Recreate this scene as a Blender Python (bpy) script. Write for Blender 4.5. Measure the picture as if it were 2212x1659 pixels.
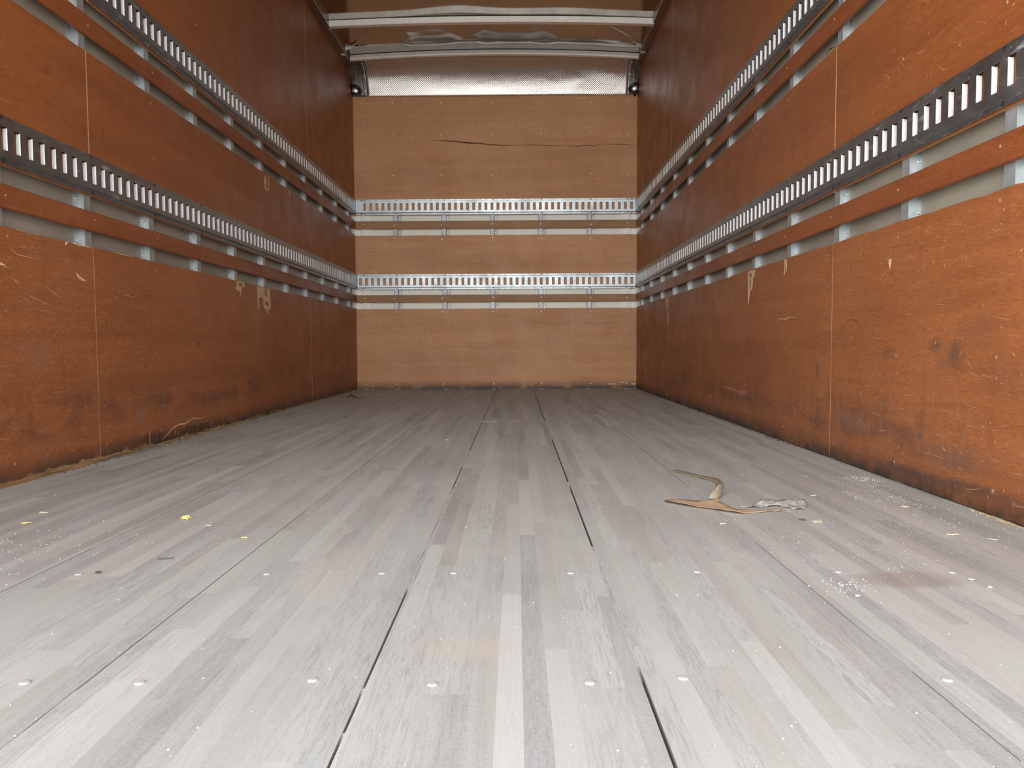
import bpy, bmesh, math, random
from mathutils import Vector, Matrix, noise
for o in list(bpy.data.objects): bpy.data.objects.remove(o)
SC = bpy.context.scene; COL = SC.collection
PI = math.pi
# ------------------------------------------------------------------ camera
cam_d = bpy.data.cameras.new('camera'); cam = bpy.data.objects.new('camera', cam_d); COL.objects.link(cam)
cam_d.sensor_fit = 'HORIZONTAL'; cam_d.sensor_width = 36.0
cam_d.lens = 1572.57/2212*36.0
cam_d.clip_start = 0.02; cam_d.clip_end = 200
PITCH, YAW, ROLL = -0.05292, -0.00654, 0.00527
Mc = Matrix.Rotation(-YAW, 4, 'Z') @ Matrix.Rotation(PITCH, 4, 'X') @ Matrix.Rotation(ROLL, 4, 'Y') @ Matrix.Rotation(PI/2, 4, 'X')
cam.matrix_world = Matrix.Translation((0, 0, 0.37065)) @ Mc
SC.camera = cam
# ------------------------------------------------------------------ daylight outside the open rear end
W = bpy.data.worlds.new('daylight'); SC.world = W; W.use_nodes = True
wn = W.node_tree.nodes; wl = W.node_tree.links; wn.clear()
w_out = wn.new('ShaderNodeOutputWorld'); w_bg = wn.new('ShaderNodeBackground')
w_tc = wn.new('ShaderNodeTexCoord'); w_sep = wn.new('ShaderNodeSeparateXYZ')
w_ramp = wn.new('ShaderNodeValToRGB'); w_map = wn.new('ShaderNodeMapRange')
wl.new(w_tc.outputs['Generated'], w_sep.inputs[0])
w_map.inputs[1].default_value = -1; w_map.inputs[2].default_value = 1
wl.new(w_sep.outputs['Z'], w_map.inputs[0]); wl.new(w_map.outputs[0], w_ramp.inputs[0])
e = w_ramp.color_ramp.elements
e[0].position = 0.0; e[0].color = (.55, .53, .49, 1)
e[1].position = 1.0; e[1].color = (.40, .46, .54, 1)
for p, c in ((.46, (.90, .87, .81, 1)), (.51, (1.25, 1.25, 1.22, 1)), (.62, (1.30, 1.33, 1.36, 1)), (.76, (.82, .87, .92, 1))):
    q = e.new(p); q.color = c
w_mx = wn.new('ShaderNodeMath'); w_mx.operation = 'MULTIPLY_ADD'; w_mx.inputs[1].default_value = -2.3; w_mx.inputs[2].default_value = 5.25
wl.new(w_sep.outputs['X'], w_mx.inputs[0])      # the sky is brighter on the truck's left-hand side
wl.new(w_ramp.outputs[0], w_bg.inputs['Color']); wl.new(w_mx.outputs[0], w_bg.inputs['Strength'])
wl.new(w_bg.outputs[0], w_out.inputs[0])
# portal: samples the daylight through the open rear end (gives no light of its own)
pd = bpy.data.lights.new('door_opening', 'AREA'); pd.shape = 'RECTANGLE'; pd.size = 2.5; pd.size_y = 2.8
pd.cycles.is_portal = True
po = bpy.data.objects.new('door_opening', pd); COL.objects.link(po); po.location = (-.17, .32, 1.35)
po.rotation_euler = (PI/2, 0, 0)    # -Z axis looks towards +Y
SC.view_settings.view_transform = 'Standard'; SC.view_settings.look = 'None'
SC.view_settings.gamma = 1.0; SC.view_settings.use_curve_mapping = False
SC.view_settings.exposure = 0.0
# ------------------------------------------------------------------ the box: dimensions in metres
XL, XR, D = -1.3555, 1.0150, 6.1831        # faces of the plywood lining
Y0 = 0.35                                  # open rear end
TP = .006                                  # plywood thickness
SK = .0275                                 # lining face to outer skin
ROOF = 2.668
# ------------------------------------------------------------------ material helpers
def new_mat(name):
    m = bpy.data.materials.new(name); m.use_nodes = True
    nt = m.node_tree; nt.nodes.clear()
    out = nt.nodes.new('ShaderNodeOutputMaterial'); b = nt.nodes.new('ShaderNodeBsdfPrincipled')
    nt.links.new(b.outputs[0], out.inputs[0])
    return m, nt, b
def N(nt, kind, **kw):
    n = nt.nodes.new(kind)
    for k, v in kw.items():
        if k.startswith('i_'):
            n.inputs[int(k[2:])].default_value = v
        else: setattr(n, k, v)
    return n
def coords(nt, scale=(1, 1, 1), loc=(0, 0, 0)):
    tc = N(nt, 'ShaderNodeTexCoord'); mp = N(nt, 'ShaderNodeMapping')
    mp.inputs['Scale'].default_value = scale; mp.inputs['Location'].default_value = loc
    nt.links.new(tc.outputs['Object'], mp.inputs[0]); return mp.outputs[0]
def nz(nt, vec, scale, detail=3, rough=.55, dist=0):
    n = N(nt, 'ShaderNodeTexNoise'); nt.links.new(vec, n.inputs['Vector'])
    n.inputs['Scale'].default_value = scale; n.inputs['Detail'].default_value = detail
    n.inputs['Roughness'].default_value = rough; n.inputs['Distortion'].default_value = dist
    return n.outputs['Fac']
def mr(nt, v, a, b, c=0., d=1.):
    n = N(nt, 'ShaderNodeMapRange'); n.clamp = True
    nt.links.new(v, n.inputs[0])
    for i, x in enumerate((a, b, c, d)): n.inputs[i+1].default_value = x
    return n.outputs[0]
def mth(nt, op, a, b=None, c=None):
    n = N(nt, 'ShaderNodeMath', operation=op)
    for i, x in enumerate((a, b, c)):
        if x is None: continue
        if isinstance(x, (int, float)): n.inputs[i].default_value = x
        else: nt.links.new(x, n.inputs[i])
    return n.outputs[0]
def mix(nt, f, a, b, bt='MIX'):
    n = N(nt, 'ShaderNodeMix', data_type='RGBA', blend_type=bt)
    if isinstance(f, (int, float)): n.inputs[0].default_value = f
    else: nt.links.new(f, n.inputs[0])
    for i, x in ((6, a), (7, b)):
        if isinstance(x, tuple): n.inputs[i].default_value = (*x, 1) if len(x) == 3 else x
        else: nt.links.new(x, n.inputs[i])
    return n.outputs[2]
def bump(nt, b, h, dist, strength=1.0):
    n = N(nt, 'ShaderNodeBump'); n.inputs['Distance'].default_value = dist; n.inputs['Strength'].default_value = strength
    nt.links.new(h, n.inputs['Height']); nt.links.new(n.outputs[0], b.inputs['Normal'])

def vv0(nt):
    return coords(nt)
def plywood(name, base, dark, light, axis, dirt=None, rough=(.36, .5), spec=.45, grain=1.0, marks=()):
    """rotary-cut luan plywood; axis = long direction of the grain; dirt = (low, high) heights of a grime band"""
    m, nt, b = new_mat(name); L = nt.links.new
    sy = (.22, 3, 3) if axis == 'X' else (3, .22, 3)
    v = coords(nt, sy); vv = coords(nt)
    wv = N(nt, 'ShaderNodeVectorMath', operation='MULTIPLY_ADD')       # slight waviness of the grain
    wn_ = N(nt, 'ShaderNodeTexNoise'); wn_.inputs['Scale'].default_value = 2.2; wn_.inputs['Detail'].default_value = 2; L(vv0(nt), wn_.inputs['Vector'])
    L(wn_.outputs['Color'], wv.inputs[0]); wv.inputs[1].default_value = (0, 0, .05); L(vv0(nt), wv.inputs[2])
    def st(kl, kc):
        mp = N(nt, 'ShaderNodeMapping'); mp.inputs['Scale'].default_value = (kl, kc, kc) if axis == 'X' else (kc, kl, kc)
        L(wv.outputs[0], mp.inputs[0]); return mp.outputs[0]
    fine = nz(nt, st(42*grain, 400*grain), 1.0, 4, .75)
    fine2 = nz(nt, st(4*grain, 60*grain), 1.0, 4, .65, .3)
    mid = nz(nt, v, 2.6, 4, .6, .6)
    blot = nz(nt, vv, 1.25, 3, .55, .4)
    c = mix(nt, mr(nt, mid, .28, .62, .30, 1), dark, base)
    c = mix(nt, mr(nt, blot, .42, .72, 0, .45), c, light)
    c = mix(nt, mr(nt, fine2, .50, .74, 0, .30), c, dark)
    c = mix(nt, mr(nt, fine2, .46, .30, 0, .28), c, light)
    c = mix(nt, mr(nt, fine, .50, .66, 0, .62), c, dark)
    c = mix(nt, mr(nt, fine, .46, .32, 0, .60), c, light)
    # faint vertical rub marks
    rub = nz(nt, coords(nt, (9, 9, .8)), 3.2, 3, .6)
    c = mix(nt, mr(nt, rub, .56, .76, 0, .30), c, dark)
    if dirt:
        z = N(nt, 'ShaderNodeSeparateXYZ'); L(vv, z.inputs[0]); z = z.outputs['Z']
        lo = mr(nt, z, .012, .075, 1, 0)
        band = mth(nt, 'MULTIPLY', mr(nt, z, dirt[0], dirt[0]+.06), mr(nt, z, dirt[1]-.08, dirt[1], 1, 0))
        n1 = nz(nt, coords(nt, (2.0, 2.0, 3.0)), 2.2, 5, .68)
        n2 = nz(nt, coords(nt, (14, 14, 2.2)), 2.4, 5, .7)
        n12 = mth(nt, 'MULTIPLY_ADD', n2, .28, mth(nt, 'MULTIPLY', n1, .72))
        k1 = mth(nt, 'MULTIPLY', band, mr(nt, n12, .47, .66, 0, .60))
        k2 = mth(nt, 'MULTIPLY', lo, mr(nt, n12, .34, .52, .35, .95))
        c = mix(nt, k1, c, (.045, .036, .032))
        c = mix(nt, k2, c, (.035, .026, .020))
        scuff = mth(nt, 'MULTIPLY', mr(nt, z, .02, .30, 1, 0), mr(nt, nz(nt, coords(nt, (3, 3, 2)), 7, 6, .75), .60, .72, 0, .55))
        c = mix(nt, scuff, c, (.30, .22, .18))
    for my, mz, ry, rz, k, col in marks:        # rubber scuffs, knots and filler at their own places
        mp_ = N(nt, 'ShaderNodeMapping'); mp_.inputs['Location'].default_value = (0, -my/ry, -mz/rz); mp_.inputs['Scale'].default_value = (0, 1/ry, 1/rz)
        L(vv, mp_.inputs[0]); ln_ = N(nt, 'ShaderNodeVectorMath', operation='LENGTH'); L(mp_.outputs[0], ln_.inputs[0])
        wob = mth(nt, 'MULTIPLY_ADD', nz(nt, coords(nt, (1, 1, 1)), 38, 4, .7), 1.1, mth(nt, 'SUBTRACT', ln_.outputs['Value'], .55))
        c = mix(nt, mr(nt, wob, .25, 1.15, k*.72, 0), c, col)
    # tiny pits and pale nicks
    pit = N(nt, 'ShaderNodeTexVoronoi'); pit.inputs['Scale'].default_value = 24; L(coords(nt, (1, .7, 1)), pit.inputs['Vector'])
    pitk = mr(nt, pit.outputs['Distance'], .045, .075, .55, 0)
    c = mix(nt, mth(nt, 'MULTIPLY', pitk, mr(nt, blot, .45, .6)), c, (.05, .02, .01))
    L(c, b.inputs['Base Color'])
    r = mr(nt, nz(nt, vv, 6, 4), .35, .65, rough[0], rough[1]); L(r, b.inputs['Roughness'])
    b.inputs['Specular IOR Level'].default_value = spec
    h = mth(nt, 'ADD', fine, mth(nt, 'MULTIPLY', nz(nt, vv, 3.0, 2), 2.5))
    bump(nt, b, h, .0012, .8)
    return m
def simple(name, col, rough=.5, metal=0., var=.12, scale=30, spec=.5, bmp=0., stretch=(1, 1, 1)):
    m, nt, b = new_mat(name)
    n = nz(nt, coords(nt, stretch), scale, 4, .6)
    c = mix(nt, mr(nt, n, .3, .7), tuple(x*(1-var) for x in col), tuple(min(1, x*(1+var)) for x in col))
    nt.links.new(c, b.inputs['Base Color']); b.inputs['Roughness'].default_value = rough
    b.inputs['Metallic'].default_value = metal; b.inputs['Specular IOR Level'].default_value = spec
    if bmp: bump(nt, b, n, bmp)
    return m
def galvanised(name, col, rough, metal=.75, spangle=90, dusty=.25, stretch=(1, 1, 1)):
    m, nt, b = new_mat(name); L = nt.links.new
    v = coords(nt, stretch)
    vo = N(nt, 'ShaderNodeTexVoronoi'); vo.inputs['Scale'].default_value = spangle; L(v, vo.inputs['Vector'])
    s = N(nt, 'ShaderNodeSeparateColor'); L(vo.outputs['Color'], s.inputs[0])
    c = mix(nt, mr(nt, s.outputs[0], 0, 1, 0, .5), col, tuple(x*.72 for x in col))
    d = nz(nt, coords(nt), 7, 5, .7)
    c = mix(nt, mr(nt, d, .48, .68, 0, dusty), c, (.42, .40, .36))
    if name == 'galvanised_track':
        ch = nz(nt, coords(nt, (1, 1, 4)), 9, 6, .75)
        c = mix(nt, mr(nt, ch, .58, .70, 0, .55), c, (.62, .63, .62)); met = mr(nt, ch, .58, .70, metal, .4)
        L(met, b.inputs['Metallic'])
    L(c, b.inputs['Base Color'])
    if name != 'galvanised_track': b.inputs['Metallic'].default_value = metal
    L(mr(nt, d, .3, .7, rough, rough+.16), b.inputs['Roughness'])
    bump(nt, b, nz(nt, coords(nt), 14, 3), .0006, .6)
    return m

M = {}
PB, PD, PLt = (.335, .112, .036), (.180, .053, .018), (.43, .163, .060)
DK = (.045, .04, .04)
M['ply_low'] = plywood('plywood_scuffed', PB, PD, PLt, 'Y', dirt=(.07, .27), marks=[(3.10, .385, .016, .012, .85, DK), (2.65, .300, .013, .012, .6, DK), (3.67, .19, .03, .02, .6, DK),
    (2.60, .125, .03, .03, .45, (.22, .22, .22)), (2.72, .17, .18, .035, .45, DK), (3.3, .155, .35, .03, .5, DK), (2.05, .35, .09, .05, .28, (.20, .17, .15)), (2.66, .035, .16, .022, .85, (.02, .018, .018)), (3.05, .03, .20, .018, .8, (.02, .018, .018))])
M['ply_low_right'] = plywood('plywood_scuffed_right', PB, PD, PLt, 'Y', dirt=(.05, .24), marks=[(1.775, .365, .035, .022, .6, DK), (1.690, .345, .035, .045, .7, DK), (1.73, .325, .05, .02, .35, DK), (1.832, .136, .016, .014, .85, (.05, .07, .10)),
    (2.0, .344, .05, .022, .4, DK), (2.46, .285, .022, .035, .6, DK), (1.60, .40, .09, .05, .3, DK), (1.53, .30, .1, .05, .25, DK), (2.20, .135, .16, .035, .5, (.11, .10, .095)), (1.95, .14, .14, .03, .45, DK),
    (1.70, .105, .16, .035, .5, (.10, .09, .085)), (1.85, .038, .25, .014, .8, DK), (1.60, .048, .12, .012, .7, DK), (3.1, .13, .45, .04, .5, DK), (1.963, .050, .014, .014, .8, DK)])
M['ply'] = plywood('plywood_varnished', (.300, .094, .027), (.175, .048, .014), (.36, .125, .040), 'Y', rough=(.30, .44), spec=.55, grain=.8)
M['ply_back'] = plywood('plywood_end_wall', (.58, .29, .135), (.38, .165, .070), (.70, .40, .21), 'X', dirt=(.02, .10), rough=(.45, .6))  # same wood as the sides; colour lightened to imitate stronger light at the end
M['ply_back_up'] = plywood('plywood_end_wall_clean', (.58, .29, .135), (.38, .165, .070), (.70, .40, .21), 'X', rough=(.45, .6))  # also lightened to imitate the light
M['slat'] = plywood('hardwood_slat', (.28, .082, .026), (.12, .030, .010), (.38, .13, .048), 'Y', rough=(.32, .46), grain=1.5)
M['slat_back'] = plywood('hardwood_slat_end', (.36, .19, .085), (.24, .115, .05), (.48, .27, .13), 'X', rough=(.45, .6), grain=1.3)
M['raw'] = simple('raw_plywood_edge', (.46, .27, .14), .8, var=.3, scale=60)
M['splinter'] = simple('splintered_veneer', (.62, .42, .24), .85, var=.45, scale=40, stretch=(6, 6, 1), bmp=.002)
M['splinter_dark'] = simple('torn_inner_veneer', (.30, .17, .09), .9, var=.4, scale=50)
M['scratch'] = simple('scratched_veneer', (.55, .29, .155), .7, var=.3, scale=20)
M['pink'] = simple('rubbed_veneer', (.40, .145, .095), .8, var=.3, scale=40)
M['smudge'] = simple('black_rubber_scuff', (.10, .075, .06), .75, var=.4, scale=25)
M['split'] = simple('dark_split_grain', (.20, .085, .04), .8, var=.3)
M['pen'] = simple('pencil_line', (.16, .055, .025), .7, var=.1)
M['track'] = galvanised('galvanised_track', (.44, .485, .52), .36, 1.0, 60, .15)
M['gap_shade'] = simple('painted_gap_shade', (.06, .07, .075), .6)  # painted dark for the shade in the gaps beside the end posts
M['lip'] = galvanised('lit_zinc_slot_lip', (.80, .82, .83), .5, .15, 200, .1)  # track steel again, made paler and duller to imitate door light
M['post_back'] = galvanised('galvanised_end_post', (.50, .53, .55), .42, .4, 45, .1)
M['post'] = galvanised('galvanised_post', (.46, .50, .51), .36, .6, 45, .12)
M['bow'] = galvanised('galvanised_roof_bow', (.93, .92, .88), .42, .35, 120, .05)
M['rail'] = simple('roof_rail_aluminium', (.30, .25, .22), .32, .85, var=.1)
M['skin'] = simple('side_skin_painted', (.30, .275, .225), .40, 0., var=.18, scale=3, stretch=(1, 1, 3))
M['skin_back'] = simple('end_skin_cream', (.92, .90, .80), .5, 0., var=.04, scale=4)
M['white'] = simple('white_corner_panel', (.95, .94, .91), .45, 0., var=.04)
M['black'] = simple('black_screw_head', (.018, .018, .02), .4, .3, var=.2)
M['zinc'] = simple('zinc_screw_head', (.75, .68, .56), .35, .5, var=.15)
M['dull'] = simple('tarnished_screw_head', (.38, .22, .13), .5, .2, var=.3)
M['rivet'] = simple('bright_rivet', (.85, .86, .88), .22, .9, var=.05)
M['corner'] = None

# roof sheet: polished aluminium, slightly oil-canned
m, nt, b = new_mat('polished_roof_sheet')
b.inputs['Metallic'].default_value = 1.0
d = nz(nt, coords(nt), 5, 4, .6)
nt.links.new(mix(nt, mr(nt, d, .3, .7), (.44, .42, .39), (.36, .35, .33)), b.inputs['Base Color'])
b.inputs['Roughness'].default_value = .09
M['roof'] = m
# curved nose: lozenge-embossed aluminium
m, nt, b = new_mat('embossed_nose_sheet'); L = nt.links.new
b.inputs['Metallic'].default_value = 1.0; b.inputs['Base Color'].default_value = (.88, .87, .85, 1)
d = nz(nt, coords(nt), 4, 3, .6)
L(mr(nt, d, .35, .65, .12, .22), b.inputs['Roughness'])
uvn = N(nt, 'ShaderNodeUVMap'); su = N(nt, 'ShaderNodeSeparateXYZ'); L(uvn.outputs[0], su.inputs[0])
U, V = su.outputs[0], su.outputs[1]
a1 = mth(nt, 'SINE', mth(nt, 'MULTIPLY', mth(nt, 'ADD', U, V), 2*PI/.034))
a2 = mth(nt, 'SINE', mth(nt, 'MULTIPLY', mth(nt, 'SUBTRACT', U, V), 2*PI/.034))
dia = mth(nt, 'MAXIMUM', mth(nt, 'POWER', mth(nt, 'ABSOLUTE', a1), 3.0), mth(nt, 'POWER', mth(nt, 'ABSOLUTE', a2), 3.0))
bump(nt, b, mth(nt, 'ADD', dia, mth(nt, 'MULTIPLY', nz(nt, coords(nt, (1, 2, 2)), 3.5, 2), 4)), .0012, 1.0)
M['nose'] = m
m, nt, b = new_mat('sealed_corner_metal'); L = nt.links.new
n1 = nz(nt, coords(nt), 70, 4, .7, 1.5)
L(mix(nt, mr(nt, n1, .5, .62), (.16, .15, .145), (.45, .43, .40)), b.inputs['Base Color'])
b.inputs['Metallic'].default_value = .8; L(mr(nt, n1, .4, .6, .28, .5), b.inputs['Roughness'])
bump(nt, b, n1, .003, .8)
M['corner'] = m
m, nt, b = new_mat('black_gloss_cap')
b.inputs['Base Color'].default_value = (.17, .185, .20, 1); b.inputs['Roughness'].default_value = .10; b.inputs['Metallic'].default_value = 1
M['cap'] = m
# floor: laminated hardwood under dust
m, nt, b = new_mat('dusty_laminated_hardwood'); L = nt.links.new
at = N(nt, 'ShaderNodeAttribute', attribute_name='strip_tone'); sc_ = N(nt, 'ShaderNodeSeparateColor'); L(at.outputs['Color'], sc_.inputs[0])
T1, T2, T3 = sc_.outputs[0], sc_.outputs[1], sc_.outputs[2]
off = N(nt, 'ShaderNodeCombineXYZ'); L(mth(nt, 'MULTIPLY', T3, 17.0), off.inputs[2])
vv = coords(nt)
ad = N(nt, 'ShaderNodeVectorMath', operation='ADD'); L(coords(nt, (95, 6.0, 1)), ad.inputs[0]); L(off.outputs[0], ad.inputs[1])
grain = nz(nt, ad.outputs[0], 3.2, 5, .68, 1.0)
ad2 = N(nt, 'ShaderNodeVectorMath', operation='ADD'); L(coords(nt, (9, .9, 1)), ad2.inputs[0]); L(off.outputs[0], ad2.inputs[1])
broad = nz(nt, ad2.outputs[0], 2.0, 3, .6, .8)
c = mix(nt, T1, (.225, .205, .188), (.50, .482, .440))
hue = mr(nt, T3, 0, 1, 0, 1)
c = mix(nt, mr(nt, hue, .70, 1, 0, .45), c, (.27, .28, .30))
c = mix(nt, mr(nt, hue, .25, 0, 0, .22), c, (.45, .39, .31))
c = mix(nt, mth(nt, 'MULTIPLY', T2, .20), c, (.40, .31, .265))
c = mix(nt, mth(nt, 'MULTIPLY', mr(nt, grain, .48, .60), mr(nt, T3, .2, 1, .12, .72)), c, (.17, .15, .135))
c = mix(nt, mr(nt, broad, .45, .7, 0, .30), c, (.55, .53, .50))
dust = nz(nt, coords(nt, (1.3, .8, 1)), 2.4, 6, .66)
speck = nz(nt, vv, 210, 3, .8)
dk = mth(nt, 'MULTIPLY_ADD', mr(nt, speck, .42, .62), .24, mr(nt, dust, .30, .66, .04, .50))
c = mix(nt, dk, c, (.46, .445, .41))
cl = mr(nt, nz(nt, coords(nt, (2, .7, 1)), 1.6, 3, .5), .58, .72, 0, .30)
c = mix(nt, cl, c, (.42, .375, .33))
# an old ochre water stain and a knot
def spot(cx, cy, rx, ry, k):
    n = N(nt, 'ShaderNodeMapping', vector_type='POINT'); n.inputs['Location'].default_value = (-cx/rx, -cy/ry, 0); n.inputs['Scale'].default_value = (1/rx, 1/ry, 0)
    L(vv, n.inputs[0]); ln = N(nt, 'ShaderNodeVectorMath', operation='LENGTH'); L(n.outputs[0], ln.inputs[0])
    wob = mth(nt, 'MULTIPLY_ADD', nz(nt, vv, 40, 3), .5, mth(nt, 'SUBTRACT', ln.outputs['Value'], .25))
    return mr(nt, wob, .55, 1.0, k, 0)
c = mix(nt, spot(-.065, .875, .080, .035, .26), c, (.52, .39, .25))
c = mix(nt, spot(-.31, 1.20, .05, .16, .16), c, (.58, .47, .30))
c = mix(nt, spot(.61, 1.13, .11, .05, .45), c, (.27, .19, .16))
L(c, b.inputs['Base Color'])
L(mr(nt, dust, .3, .7, .48, .68), b.inputs['Roughness']); b.inputs['Specular IOR Level'].default_value = .35
bump(nt, b, mth(nt, 'ADD', grain, mth(nt, 'MULTIPLY', speck, .5)), .0008, .8)
M['floor'] = m
M['floor_gap'] = simple('floor_gap_dirt', (.03, .024, .02), .95)
M['dustlump'] = simple('dust_caked_screw', (.40, .39, .365), .95, var=.15, scale=200)
M['crumb'] = simple('white_crumbs', (.54, .51, .44), .8, var=.2, scale=90)
M['shaving'] = simple('pale_wood_shaving', (.68, .58, .42), .8, var=.2, scale=60)
M['straw'] = simple('dry_straw', (.34, .25, .13), .8, var=.5, scale=80)
M['grime'] = simple('swept_dirt', (.10, .085, .06), .95, var=.6, scale=120, bmp=.004)
M['yellow'] = simple('yellow_paper', (.78, .66, .24), .8, var=.15)
M['kraft'] = simple('kraft_paper_tape', (.50, .34, .205), .6, var=.14, scale=45, stretch=(1, 6, 1))
M['kraft2'] = simple('dusty_packing_tape', (.30, .25, .175), .35, var=.2, scale=45)
m, nt, b = new_mat('clear_film'); L = nt.links.new
n1 = nz(nt, coords(nt), 60, 4)
L(mix(nt, mr(nt, n1, .4, .6), (.50, .46, .40), (.80, .78, .74)), b.inputs['Base Color']); b.inputs['Roughness'].default_value = .18
b.inputs['Transmission Weight'].default_value = .35; b.inputs['Alpha'].default_value = .9
bump(nt, b, n1, .004)
M['film'] = m
M['darkchip'] = simple('dark_wood_chip', (.12, .09, .07), .8)
M['leaf'] = simple('curled_dead_leaf', (.22, .15, .09), .8)
M['ground'] = simple('asphalt_outside', (.30, .29, .27), .9)

# ------------------------------------------------------------------ mesh helpers
class MB:
    def __init__(s): s.v = []; s.f = []; s.mi = []; s.uv = {}
    def vert(s, p): s.v.append(tuple(p)); return len(s.v)-1
    def face(s, pts, mi=0):
        s.f.append([s.vert(p) for p in pts]); s.mi.append(mi)
    def box(s, x0, x1, y0, y1, z0, z1, mi=0, sides=None):
        i = len(s.v)
        s.v += [(x, y, z) for x in (x0, x1) for y in (y0, y1) for z in (z0, z1)]
        q = {'-x': (0, 1, 3, 2), '+x': (4, 6, 7, 5), '-y': (0, 4, 5, 1), '+y': (2, 3, 7, 6), '-z': (0, 2, 6, 4), '+z': (1, 5, 7, 3)}
        for k, f in q.items():
            s.f.append([i+a for a in f]); s.mi.append(sides.get(k, mi) if sides else mi)
    def build(s, name, mats, parent=None, weld=False, smooth=False):
        me = bpy.data.meshes.new(name); me.from_pydata(s.v, [], s.f)
        for m_ in (mats if isinstance(mats, (list, tuple)) else [mats]): me.materials.append(m_)
        me.polygons.foreach_set('material_index', s.mi)
        if weld:
            bm = bmesh.new(); bm.from_mesh(me); bmesh.ops.remove_doubles(bm, verts=bm.verts, dist=1e-5); bm.normal_update(); bm.to_mesh(me); bm.free()
        if smooth: me.polygons.foreach_set('use_smooth', [True]*len(me.polygons))
        me.update()
        o = bpy.data.objects.new(name, me); COL.objects.link(o)
        if parent is not None: o.parent = parent
        return o
def tag(o, label=None, cat=None, group=None, kind=None):
    if label: o['label'] = label
    if cat: o['category'] = cat
    if group: o['group'] = group
    if kind: o['kind'] = kind
    return o
def mod(o, kind, **kw):
    m_ = o.modifiers.new(kind.lower(), kind)
    for k, v in kw.items(): setattr(m_, k, v)
    return m_
def link_copy(src, parent, mw, name=None):
    c_ = src.copy(); COL.objects.link(c_); c_.parent = parent; c_.matrix_local = mw
    return c_
def tube(mb, pts, r, seg=6, mi=0):
    """round bar along pts; r number or list"""
    n = len(pts); rings = []
    for i, p in enumerate(pts):
        p = Vector(p); t = (Vector(pts[min(i+1, n-1)])-Vector(pts[max(i-1, 0)])).normalized()
        a = t.orthogonal().normalized(); b_ = t.cross(a); rr = r[i] if isinstance(r, list) else r
        rings.append([mb.vert(p+a*rr*math.cos(2*PI*k/seg)+b_*rr*math.sin(2*PI*k/seg)) for k in range(seg)])
    for i in range(n-1):
        for k in range(seg):
            mb.f.append([rings[i][k], rings[i][(k+1) % seg], rings[i+1][(k+1) % seg], rings[i+1][k]]); mb.mi.append(mi)
    mb.f.append(rings[0][::-1]); mb.mi.append(mi); mb.f.append(rings[-1]); mb.mi.append(mi)

# wall frames: every wall gets local axes (u along the wall, n into the room, z up)
WALLS = {   # origin, u direction, n direction
    'left':  (Vector((XL, 0, 0)), Vector((0, 1, 0)), Vector((1, 0, 0))),
    'right': (Vector((XR, 0, 0)), Vector((0, 1, 0)), Vector((-1, 0, 0))),
    'back':  (Vector((0, D, 0)), Vector((1, 0, 0)), Vector((0, -1, 0))),
}
def wp(w, u, n, z):
    o, a, b_ = WALLS[w]; return o+a*u+b_*n+Vector((0, 0, z))
class WB(MB):
    def __init__(s, w): super().__init__(); s.w = w
    def q(s, pts, mi=0):
        p = [wp(s.w, *x) for x in pts]
        if s.w in ('right',): p = p[::-1]
        s.face(p, mi)
    def wbox(s, u0, u1, n0, n1, z0, z1, mi=0, edge=None):
        a = wp(s.w, u0, n0, z0); b_ = wp(s.w, u1, n1, z1)
        lo = [min(a[i], b_[i]) for i in range(3)]; hi = [max(a[i], b_[i]) for i in range(3)]
        sides = None
        if edge is not None:
            ax = {'left': ('-x', '+x'), 'right': ('-x', '+x'), 'back': ('-y', '+y')}[s.w]
            sides = {k: (mi if k in ax else edge) for k in ('-x', '+x', '-y', '+y', '-z', '+z')}
        s.box(lo[0], hi[0], lo[1], hi[1], lo[2], hi[2], mi, sides)

# screw heads: one mesh per kind and wall, copied
def screw_mesh(name, r, h, mat, ring=False):
    mb = MB(); n = 10
    prof = [(r, 0), (r, h*.45), (r*.75, h*.9), (r*.3, h), (0, h*.8)] if not ring else [(r, 0), (r, h*.6), (r*.8, h), (r*.5, h), (r*.42, h*.35), (0, h*.3)]
    rings = []
    for rr, hh in prof:
        rings.append([mb.vert((rr*math.cos(2*PI*k/n), rr*math.sin(2*PI*k/n), hh)) for k in range(n)] if rr else [mb.vert((0, 0, hh))])
    for a, b_ in zip(rings, rings[1:]):
        for k in range(n):
            if len(b_) == 1: mb.f.append([a[k], a[(k+1) % n], b_[0]])
            else: mb.f.append([a[k], a[(k+1) % n], b_[(k+1) % n], b_[k]])
            mb.mi.append(0)
    me = bpy.data.meshes.new(name); me.from_pydata(mb.v, [], mb.f); me.materials.append(mat)
    me.polygons.foreach_set('use_smooth', [True]*len(me.polygons)); me.update(); return me
SM_BLACK = screw_mesh('black_screw', .0058, .0016, M['black'], True)
SM_ZINC = screw_mesh('zinc_screw', .0052, .0016, M['zinc'])
SM_DULL = screw_mesh('dull_screw', .0040, .0012, M['dull'])
SM_RIVET = screw_mesh('rivet', .0045, .0030, M['rivet'])
SM_FLOOR = screw_mesh('floor_screw', .0060, .0017, M['dustlump'])
def put_screw(me, parent, w, u, n, z, name='screw'):
    o = bpy.data.objects.new(name, me); COL.objects.link(o); o.parent = parent
    d_ = WALLS[w][2] if w in WALLS else Vector((0, 0, 1))
    p = wp(w, u, n, z) if w in WALLS else Vector((u, n, z))
    o.matrix_local = Matrix.Translation(p) @ d_.to_track_quat('Z', 'Y').to_matrix().to_4x4()
    return o

# ------------------------------------------------------------------ shell
R = random.Random(7)
def struct(name, mb, mats, **kw):
    o = mb.build(name, mats, **kw); o['kind'] = 'structure'; return o
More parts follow.
